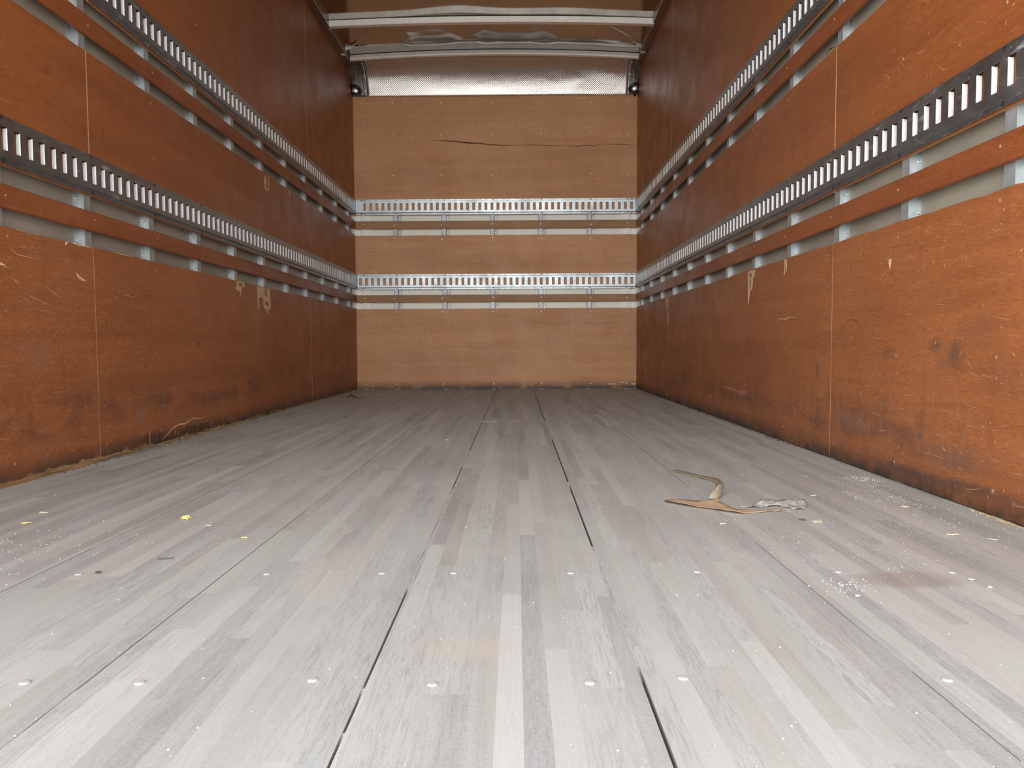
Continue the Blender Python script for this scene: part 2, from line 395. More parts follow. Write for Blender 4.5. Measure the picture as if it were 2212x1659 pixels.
# outer skins behind the lining
mb = MB(); mb.box(XL-SK-.03, XL-SK, Y0, D+.06, -.06, 2.76); struct('wall_left', mb, M['skin'])
mb = MB(); mb.box(XR+SK, XR+SK+.03, Y0, D+.06, -.06, 2.76); struct('wall_right', mb, M['skin'])
mb = MB(); mb.box(XL-SK, XR+SK, D+SK, D+.06, -.06, 2.76); struct('wall_back', mb, M['skin_back'])
# floor: 12 inch boards with open joints, each of 11 strips in random lengths
SEAMS = [-1.4015, -1.095, -.7865, -.4795, -.168, .138, .4455, .751, 1.0575]
fm = MB(); tones = []
def tone(): return (min(1, max(0, R.gauss(.52, .22))), R.random()**2, R.random())
GAPW = {1: .0015, 2: .0026, 3: .0022, 4: .0030, 5: .0042, 6: .0022, 7: .0016}
for bi in range(len(SEAMS)-1):
    x0 = max(SEAMS[bi]+GAPW.get(bi, 0)/2, XL-SK); x1 = min(SEAMS[bi+1]-GAPW.get(bi+1, 0)/2, XR+SK)
    sw = (SEAMS[bi+1]-SEAMS[bi])/11
    shift = R.uniform(0, sw) if bi != 4 else .006
    edges = [x0]
    k = SEAMS[bi]+shift
    while k < x1-.004:
        if k > x0+.004: edges.append(k)
        k += sw
    edges.append(x1)
    for a, b_ in zip(edges, edges[1:]):
        y = Y0-R.uniform(0, .5)
        while y < D+SK:
            ln = R.uniform(.28, .95); ya, yb = max(Y0, y), min(D+SK, y+ln)
            y += ln
            if yb <= ya: continue
            t = tone()
            if bi == 4 and abs((a+b_)/2+.008) < .01 and ya < .9: t = (.98, .1, .2); yb = 1.067; y = 1.067; ya = Y0
            if bi == 4 and abs((a+b_)/2-.019) < .01 and yb > .9 and yb < 1.6: t = (.12, 0, .9)
            fm.face([(a, ya, 0), (b_, ya, 0), (b_, yb, 0), (a, yb, 0)]); tones.append(t)
    # the board's two long edges and its underside
    fm.face([(x0, Y0, 0), (x0, D+SK, 0), (x0, D+SK, -.03), (x0, Y0, -.03)]); tones.append((0, 0, 0))
    fm.face([(x1, Y0, -.03), (x1, D+SK, -.03), (x1, D+SK, 0), (x1, Y0, 0)]); tones.append((0, 0, 0))
nb = len(fm.f)
fm.box(XL-SK, XR+SK, Y0, D+SK, -.07, -.03, 1); tones += [(0, 0, 0)]*6
fl = struct('floor', fm, [M['floor'], M['floor_gap']])
ca = fl.data.color_attributes.new('strip_tone', 'FLOAT_COLOR', 'CORNER')
for p in fl.data.polygons:
    for li in p.loop_indices: ca.data[li].color = (*tones[p.index], 1)
# dusty screw heads in the floor boards
for x, y in [(-.42, .784), (-.096, .779), (.078, .782), (.182, .793), (-.544, .785), (-.226, .79), (.47, .787), (.70, .79), (-.102, 1.17), (.089, 1.168), (-.408, 1.168), (.29, 1.172), (-.22, 1.17), (.52, 1.17), (.70, 1.165), (-.72, 1.17)]:
    put_screw(SM_FLOOR, fl, None, x+R.uniform(-.003, .003), y, 0, 'floor_screw')
# dust and grit that has filled stretches of the joints
gb = MB()
for si, spans in {1: [(0, 1.2), (1.9, 2.6), (3.1, 5.0)], 2: [(0, .9), (1.3, 1.7), (3.0, 3.3)], 3: [(0, .8), (1.6, 2.0)], 4: [(.66, .70), (.74, .80), (1.07, 1.9), (2.2, 2.6)], 5: [(.8, 1.36), (1.9, 2.0), (2.9, 3.6)], 6: [(0, .66), (.78, 1.0), (1.3, 1.9), (3.4, 4.0)], 7: [(0, 1.2), (1.6, 2.1), (2.5, 4.5)]}.items():
    g = GAPW[si]/2
    for a, b_ in spans:
        n = max(2, int((b_-a)/.03)); ys = [a+(b_-a)*i/n for i in range(n+1)]
        hs = [-.0006-R.random()**2*.0016 for _ in ys]; hs[0] = hs[-1] = -.009
        for i in range(n):
            gb.face([(SEAMS[si]-g, ys[i], hs[i]), (SEAMS[si]+g, ys[i], hs[i]), (SEAMS[si]+g, ys[i+1], hs[i+1]), (SEAMS[si]-g, ys[i+1], hs[i+1])])
gj = gb.build('joint_dust', M['dustlump'], fl); gj['kind'] = 'stuff'

# ------------------------------------------------------------------ posts behind the lining
def post_mb(w, u0, u1, z0, z1, side):
    """Z shaped post: front web u0..u1 touching the lining, a leg back to the skin, a foot flange. side = -1 foot towards smaller u"""
    b_ = WB(w); t = .0016; nf = -TP-.0004; nb_ = -SK+.0004; fw = .026
    b_.wbox(u0, u1, nf-t, nf, z0, z1)
    if side < 0:
        b_.wbox(u0, u0+t, nb_, nf-t, z0, z1); b_.wbox(u0-fw, u0, nb_, nb_+t, z0, z1)
    else:
        b_.wbox(u1-t, u1, nb_, nf-t, z0, z1); b_.wbox(u1, u1+fw, nb_, nb_+t, z0, z1)
    return b_
PY_L, PY_R, PITCHP = 2.313, 1.922, .4064
GAPS = ((.724, .822), (1.333, 1.446))     # mid height of the open slots between lining boards
ordinals = ['front end wall corner']
def place_words(side, y):
    d_ = 'left' if side == 'left' else 'right'
    return d_
for side, base in (('left', PY_L), ('right', PY_R)):
    ys = [base+PITCHP*k for k in range(-6, 12)]
    ys = [y for y in ys if .9 < y < D-.16]
    far = len(ys)
    for i, y in enumerate(ys):
        root = post_mb(side, y, y+.036, .0, 2.60, -1).build('wall_post', M['post'])
        n_from_far = far-i
        words = ['nearest', 'second', 'third', 'fourth', 'fifth', 'sixth', 'seventh', 'eighth', 'ninth', 'tenth', 'eleventh', 'twelfth', 'thirteenth', 'fourteenth']
        which = 'nearest the end wall' if n_from_far == 1 else words[n_from_far-1]+' out from the end wall'
        tag(root, f'galvanised steel post behind the {side} wall slots, {which}', 'post', f'posts of the {side} wall')
        for z in (.708, .838, 1.322, 1.44):
            put_screw(SM_RIVET, root, side, y-.013, -SK+.002, z, 'rivet')
bwords = ['leftmost', 'second from left', 'third from left', 'fourth from left', 'fifth from left']
for i, x in enumerate((-1.031, -.6215, -.2154, .1915, .5998)):
    root = post_mb('back', x, x+.033, .0, 2.43, 1).build('wall_post', M['post_back'])
    sb_ = WB('back')  # dark strips standing in for shade along the post edges
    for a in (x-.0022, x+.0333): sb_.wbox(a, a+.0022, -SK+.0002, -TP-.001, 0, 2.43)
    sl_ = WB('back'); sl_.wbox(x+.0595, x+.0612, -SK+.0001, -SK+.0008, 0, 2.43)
    sb_.build('gap_shade_strip', M['gap_shade'], root); sl_.build('flange_shade_strip', M['gap_shade'], root)
    tag(root, f'galvanised steel post behind the end wall slots, {bwords[i]}', 'post', 'posts of the end wall')
    for z in (.838, .672+.02, 1.44, 1.325):
        put_screw(SM_RIVET, root, 'back', x+.033+.011, -SK+.002, z, 'rivet')
# white corner columns with a coved face
for side, s_, xw in (('left', 1, XL), ('right', -1, XR)):
    mb = MB(); X = lambda d_: xw+s_*d_
    pts = []
    r = .062
    for k in range(9):
        a = PI/2*k/8
        pts.append((X(-.026+r-r*math.cos(a)), D+.0265-r+r*math.sin(a)))
    pts += [(X(.060), D+.0215), (X(.0625), D+.010), (X(.087), D+.010), (X(.089), D+.018), (X(.133), D+.018), (X(.134), D+.0265)]
    lo = [mb.vert((x, y, 0)) for x, y in pts]; hi = [mb.vert((x, y, 2.43)) for x, y in pts]
    for k in range(len(pts)-1):
        q = [lo[k], lo[k+1], hi[k+1], hi[k]]; mb.f.append(q if s_ > 0 else q[::-1]); mb.mi.append(0)
    o = mb.build('corner_column', M['white']); mod(o, 'SOLIDIFY', thickness=.0012, offset=-1 if s_ > 0 else -1)
    tag(o, f'white coved metal column in the far {side} corner, seen through the slots', 'corner column')

# ------------------------------------------------------------------ plywood lining
def ragged(rng, u0, u1, z, amp, step=.02):
    n = max(2, int((u1-u0)/step)); out = []
    for i in range(n+1):
        u = u0+(u1-u0)*i/n
        out.append((u, z+amp*(noise.noise(Vector((u*9, z*3, 1.7)))*.6+rng.random()**3*.9)))
    return out
def panel(w, u0, u1, z0, z1, mats, label, bottom_rag=0., top_rag=.0008, screws=(), group=None):
    b_ = WB(w); rng = random.Random(int(u0*100)+int(z0*1000)+len(w))
    bot = ragged(rng, u0, u1, z0, bottom_rag) if bottom_rag else [(u0+(u1-u0)*i/40, z0) for i in range(41)]
    n = len(bot)-1
    top = [(u, z1-top_rag*(noise.noise(Vector((u*14, 3, z1)))+rng.random()**4*3)) for u, _ in bot]
    for i in range(n):
        (ua, za), (ub, zb), (_, zc), (_, zd) = bot[i], bot[i+1], top[i+1], top[i]
        fr = [(ua, 0, za), (ub, 0, zb), (ub, 0, zc), (ua, 0, zd)]
        bk = [(ua, -TP, za), (ub, -TP, zb), (ub, -TP, zc), (ua, -TP, zd)]
        if w == 'left' or w == 'right': fr = fr[::1]
        b_.q(fr, 0); b_.q(bk[::-1], 1)
        b_.q([bk[0], bk[1], fr[1], fr[0]], 1); b_.q([fr[3], fr[2], bk[2], bk[3]], 1)
    for u, (z_a, z_b) in ((u0, (bot[0][1], top[0][1])), (u1, (bot[-1][1], top[-1][1]))):
        p = [(u, 0, z_a), (u, -TP, z_a), (u, -TP, z_b), (u, 0, z_b)]
        b_.q(p if u == u0 else p[::-1], 1)
    o = b_.build('plywood_panel', mats)
    bm = bmesh.new(); bm.from_mesh(o.data); bmesh.ops.remove_doubles(bm, verts=bm.verts, dist=1e-5); bmesh.ops.recalc_face_normals(bm, faces=bm.faces); bm.to_mesh(o.data); bm.free()
    tag(o, label, 'plywood panel', group)
    for u, z in screws: put_screw(SM_ZINC if w == 'back' else SM_DULL, o, w, u, .0, z)
    return o
def stud_us(side):
    b0 = 2.350 if side == 'left' else 1.9535
    return [b0+.4064*k for k in range(-6, 11) if Y0+.05 < b0+.4064*k < D-.05]
BANDS = {'low': (.004, .692), 'mid': (.853, 1.306), 'up': (1.468, 2.616)}
SEAM_Y = {('left', 'low'): (2.345, 4.81), ('left', 'mid'): (2.340, 4.81), ('left', 'up'): (2.36, 4.80),
          ('right', 'low'): (2.357, 4.917), ('right', 'mid'): (2.356, 4.917), ('right', 'up'): (2.36, 4.822)}
panels = {}
bw = {'low': 'bottom row', 'mid': 'middle row', 'up': 'top row'}
for side in ('left', 'right'):
    for band, (z0, z1) in BANDS.items():
        s1, s2 = SEAM_Y[(side, band)]
        gp = .0012 if band == 'low' else .0024
        spans = [(Y0, s1-gp), (s1+gp, s2-.002), (s2+.002, D-.001)]
        for k, (a, b_) in enumerate(spans):
            zz0 = z0; rag = 0.
            if side == 'left' and band == 'low': zz0 = .016 if k == 0 else .010; rag = .012 if k < 2 else .004
            if side == 'right' and band == 'low': zz0 = .004
            pos = ['nearest the camera', 'between the two seams', 'beside the end wall'][k]
            look = {'low': 'scuffed and grimy reddish', 'mid': 'reddish varnished', 'up': 'dark reddish tall'}[band]
            sc = []
            for u in stud_us(side):
                if a+.01 < u < b_-.01:
                    if band == 'low':
                        sc += [(u+R.uniform(-.006, .01), .668+R.uniform(-.02, .008)), (u, .052+R.uniform(-.006, .006))]
                        if R.random() < .6: sc.append((u+R.uniform(-.006, .006), .345+R.uniform(-.02, .02)))
                    if band == 'mid': sc += [(u+R.uniform(-.006, .006), 1.285+R.uniform(-.012, .008)), (u, 1.1+R.uniform(-.03, .03))]
                    if band == 'up': sc += [(u, 1.75+R.uniform(-.02, .02)), (u, 2.1+R.uniform(-.02, .02)), (u, 2.5+R.uniform(-.02, .02))]
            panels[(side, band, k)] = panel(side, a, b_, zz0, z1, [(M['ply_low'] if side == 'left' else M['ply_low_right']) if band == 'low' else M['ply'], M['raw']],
                f'{look} plywood sheet, {bw[band]} of the {side} wall, {pos}', bottom_rag=rag,
                top_rag=.0014 if band == 'low' else .0008, screws=sc, group=f'plywood sheets of the {side} wall')
BX = [-1.284, -1.028, -.6235, -.198, .212, .628, .936]
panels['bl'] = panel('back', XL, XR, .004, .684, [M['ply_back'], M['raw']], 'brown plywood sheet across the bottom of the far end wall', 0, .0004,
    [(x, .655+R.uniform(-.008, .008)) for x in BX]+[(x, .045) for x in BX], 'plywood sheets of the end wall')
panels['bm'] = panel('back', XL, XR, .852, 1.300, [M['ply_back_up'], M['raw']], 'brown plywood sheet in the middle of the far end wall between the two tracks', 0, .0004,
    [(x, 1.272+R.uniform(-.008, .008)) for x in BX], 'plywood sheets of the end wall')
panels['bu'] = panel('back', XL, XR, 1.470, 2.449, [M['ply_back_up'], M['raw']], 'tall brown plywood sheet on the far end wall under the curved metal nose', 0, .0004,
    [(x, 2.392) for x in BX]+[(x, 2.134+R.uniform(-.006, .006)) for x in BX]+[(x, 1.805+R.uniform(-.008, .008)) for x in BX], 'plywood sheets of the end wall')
# rotting sill under the left lining, dark gap under the right
mb = MB(); mb.box(XL-SK, XL-.0009, Y0, D, 0, .034)
o = mb.build('baseboard_left', simple('rotten_sill', (.27, .155, .07), .9, var=.6, scale=30, stretch=(1, .3, 4), bmp=.004)); o['kind'] = 'structure'
mb = MB(); mb.box(XR+.008, XR+SK, Y0, D, 0, .014)
o = mb.build('baseboard_right', M['floor_gap']); o['kind'] = 'structure'

# ------------------------------------------------------------------ wooden slats in the slots
def slat(w, u0, u1, z0, z1, mat, label, us):
    b_ = WB(w); n = 60; T = .0125
    prof = [(-.006, z0+.001), (T-.0095, z0), (T-.006, z0+.0035), (T-.006, z1-.0035), (T-.0095, z1), (-.006, z1-.001)]
    ring = []
    for i in range(n+1):
        u = u0+(u1-u0)*i/n; dz = .0012*noise.noise(Vector((u*.8, z0*5, 0)))
        ring.append([b_.vert(wp(w, u, nn, z+dz)) for nn, z in prof])
    m_ = len(prof)
    for i in range(n):
        for k in range(m_):
            b_.f.append([ring[i][k], ring[i+1][k], ring[i+1][(k+1) % m_], ring[i][(k+1) % m_]]); b_.mi.append(0)
    b_.f += [ring[0][:], ring[-1][::-1]]; b_.mi += [0, 0]
    o = b_.build('wooden_slat', mat)
    bm = bmesh.new(); bm.from_mesh(o.data); bmesh.ops.recalc_face_normals(bm, faces=bm.faces); bm.to_mesh(o.data); bm.free()
    tag(o, label, 'slat')
    for u in us: put_screw(SM_ZINC if w == 'back' else SM_DULL, o, w, u+R.uniform(-.004, .004), T-.006, (z0+z1)/2+R.uniform(-.004, .008))
    return o
for side in ('left', 'right'):
    slat(side, Y0, D-.004, .7405, .8040, M['slat'], f'reddish wooden slat along the lower open slot of the {side} wall', stud_us(side))
    slat(side, Y0, D-.004, 1.3545, 1.4200, M['slat'], f'reddish wooden slat along the upper open slot of the {side} wall', stud_us(side))
slat('back', XL+.002, XR-.002, .7380, .8000, M['slat_back'], 'dull brown wooden slat across the lower slot of the far end wall', BX)
slat('back', XL+.002, XR-.002, 1.3530, 1.4195, M['slat_back'], 'dull brown wooden slat across the upper slot of the far end wall', BX)

# ------------------------------------------------------------------ logistic (E-type) tracks: pressed steel with slots
def track(w, u0, u1, zc, phase, label, screw_us):
    """phase = u of a slot's far edge; slots every 50.8 mm"""
    P, SW, SH = .0508, .0245, .0305
    H = .0635; FL = .0120; ST = .0045; DP = .0135; LIP = .0118
    b_ = WB(w); q = b_.q
    zs = [zc-H, zc-H+FL, zc-H+FL+ST, zc-SH, zc+SH, zc+H-FL-ST, zc+H-FL, zc+H]
    k0 = math.ceil((u0-phase)/P); k1 = math.floor((u1-phase)/P)
    cells = []
    u = u0
    for k in range(k0, k1+2):
        far = phase+k*P
        c0, c1 = far-SW/2-P/2, far-SW/2+P/2
        cells.append((max(c0, u0), min(c1, u1), far-SW, far, c0 >= u0-1e-6 and c1 <= u1+1e-6))
    for c0, c1, s0, s1, full in cells:
        if c1 <= c0: continue
        F0, F1 = .0016, DP
        def flange(za, zb):
            if not full: q([(c0, F0, za), (c1, F0, za), (c1, F0, zb), (c0, F0, zb)]); return
            cu = c0; hr = .0030; zm = (za+zb)/2
            # hole sits on the cell border: two half cells, so put it at the cell middle instead
            cm = (c0+c1)/2; oc = []
            for j in range(8):
                a = 2*PI*(j+.5)/8; oc.append((cm+hr*math.cos(a), F0, zm+hr*math.sin(a)))
            A = [(c1, F0, zb), (c0, F0, zb), (c0, F0, za), (c1, F0, za)]
            # corners at 45,135,225,315 deg ; oc indices 0:22.5 1:67.5 2:112.5 3:157.5 4:202.5 5:247.5 6:292.5 7:337.5
            q([oc[1], oc[0], A[0]][::-1]); q([oc[2], oc[1], A[0], A[1]][::-1])
            q([oc[3], oc[2], A[1]][::-1]); q([oc[4], oc[3], A[1], A[2]][::-1])
            q([oc[5], oc[4], A[2]][::-1]); q([oc[6], oc[5], A[2], A[3]][::-1])
            q([oc[7], oc[6], A[3]][::-1]); q([oc[0], oc[7], A[3], A[0]][::-1])
        flange(zs[0], zs[1]); flange(zs[6], zs[7])
        q([(c0, F0, zs[1]), (c1, F0, zs[1]), (c1, F1, zs[2]), (c0, F1, zs[2])])
        q([(c0, F1, zs[5]), (c1, F1, zs[5]), (c1, F0, zs[6]), (c0, F0, zs[6])])
        if not full:
            q([(c0, F1, zs[2]), (c1, F1, zs[2]), (c1, F1, zs[5]), (c0, F1, zs[5])]); continue
        q([(c0, F1, zs[2]), (c1, F1, zs[2]), (c1, F1, zs[3]), (c0, F1, zs[3])])
        q([(c0, F1, zs[4]), (c1, F1, zs[4]), (c1, F1, zs[5]), (c0, F1, zs[5])])
        q([(c0, F1, zs[3]), (s0, F1, zs[3]), (s0, F1, zs[4]), (c0, F1, zs[4])])
        q([(s1, F1, zs[3]), (c1, F1, zs[3]), (c1, F1, zs[4]), (s1, F1, zs[4])])
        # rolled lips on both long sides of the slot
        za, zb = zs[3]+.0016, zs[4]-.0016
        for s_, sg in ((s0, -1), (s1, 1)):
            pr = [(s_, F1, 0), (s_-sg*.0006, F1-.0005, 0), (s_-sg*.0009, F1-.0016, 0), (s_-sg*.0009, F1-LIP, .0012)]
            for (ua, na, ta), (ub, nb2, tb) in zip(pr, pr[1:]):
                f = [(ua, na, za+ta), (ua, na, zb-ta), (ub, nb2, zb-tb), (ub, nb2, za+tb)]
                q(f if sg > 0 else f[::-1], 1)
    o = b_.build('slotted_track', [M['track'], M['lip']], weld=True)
    mod(o, 'SOLIDIFY', thickness=.0012, offset=-1.0 if w != 'x' else 1)
    tag(o, label, 'track')
    for u in screw_us:
        if u0+.02 < u < u1-.02:
            for z in (zc-H+.0085, zc+H-.0065): put_screw(SM_BLACK, o, w, u, .0017, z)
    return o
def tr_us(side, k): return [(2.348 if side == 'left' else 1.9535)+.4064*i for i in range(-6, 11)]
track('left', .40, D-.012, .9205, 1.9457, 'grey slotted steel track, lower of the two along the left wall', tr_us('left', 0))
track('left', .40, D-.012, 1.5385, 2.6089, 'grey slotted steel track, upper of the two along the left wall', tr_us('left', 1))
track('right', .40, D-.012, .9215, 1.4957+.0225, 'grey slotted steel track, lower of the two along the right wall', tr_us('right', 0))
track('right', .40, D-.012, 1.5385, 2.6177+.0225, 'grey slotted steel track, upper of the two along the right wall', tr_us('right', 1))
track('back', XL+.014, XR-.014, .9115, -1.3025+.001, 'pale slotted steel track across the end wall, lower one', [-1.288, -1.0058, -.5969, -.1915, .2146, .6211, .932])
track('back', XL+.014, XR-.014, 1.5365, -1.3072+.001, 'pale slotted steel track across the end wall, upper one', [-1.298, -1.0078, -.5976, -.1872, .2193, .6292, .9385])
#TRACKPHASE

# ------------------------------------------------------------------ roof
def crown(x, c):
    t = (x-(XL+XR)/2)/((XR-XL)/2); return c*(1-t*t)
# roof sheet (ceiling): wavy polished sheet following the crown
mb = MB(); nx, ny = 400, 260; grid = []
SLP = [(-1.40, -.034), (-1.25, -.034), (-.86, -.028), (-.79, .036), (-.52, .037), (-.40, .008), (-.34, .010), (-.22, .042), (-.10, .026), (.10, .024), (.22, .046), (.36, .012), (.60, .008), (.80, .014), (.95, -.012), (1.1, -.034)]
def slope_at(x):
    for (xa, va), (xb, vb) in zip(SLP, SLP[1:]):
        if x <= xb:
            t = max(0, (x-xa)/(xb-xa)); t = t*t*(3-2*t); return va+(vb-va)*t
    return SLP[-1][1]
STREAK_PATHS = [[(-1.33, 5.675), (-1.294, 5.658), (-1.25, 5.646), (-1.214, 5.613), (-1.139, 5.507), (-1.04, 5.352)], [(1.0, 5.68), (.969, 5.672), (.93, 5.646), (.896, 5.612), (.856, 5.529), (.807, 5.48), (.672, 5.353)]]  # curved bright reflections in the roof, imitated by ridges and strips
def seg_d(p, a, b_):
    ax, ay = a; bx, by = b_; dx, dy = bx-ax, by-ay; t = max(0, min(1, ((p[0]-ax)*dx+(p[1]-ay)*dy)/(dx*dx+dy*dy)))
    return math.hypot(p[0]-ax-t*dx, p[1]-ay-t*dy)
def roof_z(x, y):
    c1, c2 = 2.653+crown(x, .024), 2.652+crown(x, .040)
    if y <= 5.30:
        z = c1
        if y > 4.2: z += math.exp(-((y-5.14)/.20)**2)*(.011*math.exp(-((x+.42)/.27)**2)+.0045*math.exp(-((x-.30)/.30)**2))*min(1, max(0, (5.24-y)/.03))+.0012*noise.noise(Vector((x*2, y*2, 1)))
        return z
    t = (y-5.30); w_ = .0012*noise.noise(Vector((x*2, 5.3*2, 1)))
    z = c1+w_+slope_at(x)*min(t, .36)+.0016*noise.noise(Vector((x*5, y*9, 3.3)))*min(1, t/.1)
    g_ = max(0, min(1, (y-5.62)/.17)); g_ = g_*g_*(3-2*g_); z = z*(1-g_)+(c2+.001)*g_
    if abs(x+.17) > .8:
        cr = STREAK_PATHS[0] if x < 0 else STREAK_PATHS[1]
        d_ = min(seg_d((x, y), a, b_) for a, b_ in zip(cr, cr[1:]))
        k = max(0, min(1, (y-5.34)/.28))
        z -= (.0010+.0015*k)*math.exp(-(d_/(.008+.006*k))**2)
    return z
for j in range(ny+1):
    y = Y0 if j == 0 else (4.2+1.0*(j-1)/60 if j <= 61 else 5.2+(5.985-5.2)*(j-61)/(ny-61))
    grid.append([mb.vert((XL-.02+(XR-XL+.04)*i/nx, y, roof_z(XL-.02+(XR-XL+.04)*i/nx, y))) for i in range(nx+1)])
for j in range(ny):
    for i in range(nx):
        mb.f.append([grid[j][i], grid[j+1][i], grid[j+1][i+1], grid[j][i+1]]); mb.mi.append(0)
ro = mb.build('ceiling', M['roof'], smooth=True); ro['kind'] = 'structure'
mb = MB(); mb.box(XL-.06, XR+.06, Y0, D+.06, 2.74, 2.77)
o = mb.build('ceiling_outer_skin', M['skin']); o['kind'] = 'structure'; o.name = 'trim_1'
# bright metal strips added to imitate reflected streaks, one at each rail
for cr in STREAK_PATHS:
    mb = MB(); pts = []
    for (ax, ay), (bx, by) in zip(cr, cr[1:]):
        for k in range(6): pts.append((ax+(bx-ax)*k/6, ay+(by-ay)*k/6))
    pts = [p for p in pts if abs(p[0]+.17) < 1.13]
    n = len(pts)
    for i in range(n-1):
        h0, h1 = [.002+.020*(1-k/(n-1))**1.2 for k in (i, i+1)]
        (xa, ya), (xb, yb) = pts[i], pts[i+1]; za, zb = roof_z(xa, ya)+.001, roof_z(xb, yb)+.001
        A, B_ = (xa, ya+h0*.35, za-h0), (xb, yb+h1*.35, zb-h1)
        mb.face([(xa, ya, za), (xb, yb, zb), B_, A]); mb.face([A, B_, (xb, yb+h1*.9, zb), (xa, ya+h0*.9, za)])
    f_ = mb.build('streak_strip', M['bow'], ro, weld=True)
    bm = bmesh.new(); bm.from_mesh(f_.data); bmesh.ops.recalc_face_normals(bm, faces=bm.faces); bm.to_mesh(f_.data); bm.free()
# roof bows
def bow(y, cr, zb, lipped, label):
    mb = MB(); n = 48; x0, x1 = (XL+.060, XR-.046) if lipped else (XL+.0515, XR-.0415)
    if lipped: prof = [(0, 0), (0, .0125), (.004, .0150), (.012, .040), (.030, .0405), (.030, .038), (.034, .0), (.030, -.0015)]
    else: prof = [(0, 0), (0, .0385), (.0025, .041), (.040, .041), (.040, .0), (.0385, -.0015), (.0015, -.0015)]
    rings = []
    for i in range(n+1):
        x = x0+(x1-x0)*i/n; c_ = crown(x, cr)
        rings.append([mb.vert((x, y+a, zb+h+c_)) for a, h in prof])
    m_ = len(prof)
    for i in range(n):
        for k in range(m_):
            mb.f.append([rings[i][k], rings[i+1][k], rings[i+1][(k+1) % m_], rings[i][(k+1) % m_]]); mb.mi.append(0)
    mb.f += [rings[0][:], rings[-1][::-1]]; mb.mi += [0, 0]
    o = mb.build('roof_bow', M['bow'])
    bm = bmesh.new(); bm.from_mesh(o.data); bmesh.ops.recalc_face_normals(bm, faces=bm.faces); bm.to_mesh(o.data); bm.free()
    return tag(o, label, 'roof bow', 'galvanised bows across the roof')
bow(5.222, .024, 2.610, False, 'galvanised roof bow spanning the ceiling, the one further from the end wall')
bow(5.828, .040, 2.609, True, 'galvanised roof bow spanning the ceiling just in front of the curved embossed nose')
# side rails under the roof edge
for side, s_, xw in (('left', 1, XL), ('right', -1, XR)):
    mb = MB(); pts = [(.0005, 2.665), (.0005, 2.6165), (.014, 2.6155), (.0155, 2.620), (.0305, 2.620), (.032, 2.615), (.049, 2.615), (.051, 2.618), (.051, 2.7)]
    r0 = [mb.vert((xw+s_*a, Y0, z)) for a, z in pts]; r1 = [mb.vert((xw+s_*a, 5.975, z)) for a, z in pts]
    for k in range(len(pts)-1):
        q = [r0[k], r1[k], r1[k+1], r0[k+1]]; mb.f.append(q[::-1] if s_ > 0 else q); mb.mi.append(0)
    q = r1; mb.f.append(q if s_ > 0 else q[::-1]); mb.mi.append(0)
    root = mb.build('roof_rail', M['rail'])
    tag(root, f'dark metal rail along the top edge of the {side} wall below the roof', 'roof rail')
    for y in (5.27, 5.30): put_screw(SM_RIVET, root, 'left', y, 0, 0, 'rivet').matrix_local = Matrix.Translation((xw+s_*.040, y, 2.6148)) @ Matrix.Rotation(PI, 4, 'X')
    # bright end clamp where the rail meets the nose
    cb = MB(); x_a, x_b = sorted((xw+s_*.016, xw+s_*.050)); cb.box(x_a, x_b, 5.715, 5.74, 2.6115, 2.6148)
    cb.build('rail_clamp', M['bow'], root)
# curved nose sheet between end wall and roof
def nose_pt(t, off=0):
    """t 0..1 from the top of the end wall up to the roof"""
    a = t*PI/2
    return (D-.012-(.285)*(1-math.cos(a))**1.0-off, 2.449+.235*math.sin(a))
PHI0 = math.radians(7)
def nose_curve(t, x=0):
    a = PHI0+t*(PI/2-PHI0); c_ = crown(x, .03)*t
    return Vector((x, D-.006-.212*(math.cos(PHI0)-math.cos(a))/math.cos(PHI0), 2.447+(.222+c_)*(math.sin(a)-math.sin(PHI0))/(1-math.sin(PHI0))))
def sheet(xa, xb, nx, nt_, name, mats, push=0, parent=None, t1=1.0, fn=None):
    mb = MB(); G = []; uvs = {}
    for j in range(nt_+1):
        t = t1*j/nt_; row = []
        for i in range(nx+1):
            x = xa+(xb-xa)*i/nx; p = nose_curve(t, x)
            if fn: p = p+fn(x, t)
            p.y -= push; v_ = mb.vert(p); uvs[v_] = (x, t*.40); row.append(v_)
        G.append(row)
    for j in range(nt_):
        for i in range(nx):
            mb.f.append([G[j][i], G[j][i+1], G[j+1][i+1], G[j+1][i]]); mb.mi.append(0)
    o = mb.build(name, mats, parent, smooth=True)
    uv = o.data.uv_layers.new(name='UVMap')
    for lp in o.data.loops: uv.data[lp.index].uv = uvs[lp.vertex_index]
    return o
def dent(x, t):
    return Vector((0, -1, -.4))*(.007*math.exp(-((x-.62)/.12)**2-((t-.3)/.2)**2)+.003*noise.noise(Vector((x*5, t*5, 0)))*max(0, min(1, (x-.1)*3)))
ns = sheet(-1.232, .932, 110, 24, 'nose_sheet', M['nose'], 0, fn=dent)
mod(ns, 'SOLIDIFY', thickness=.001, offset=-1)
tag(ns, 'curved embossed aluminium sheet between the end wall and the roof', 'nose sheet')
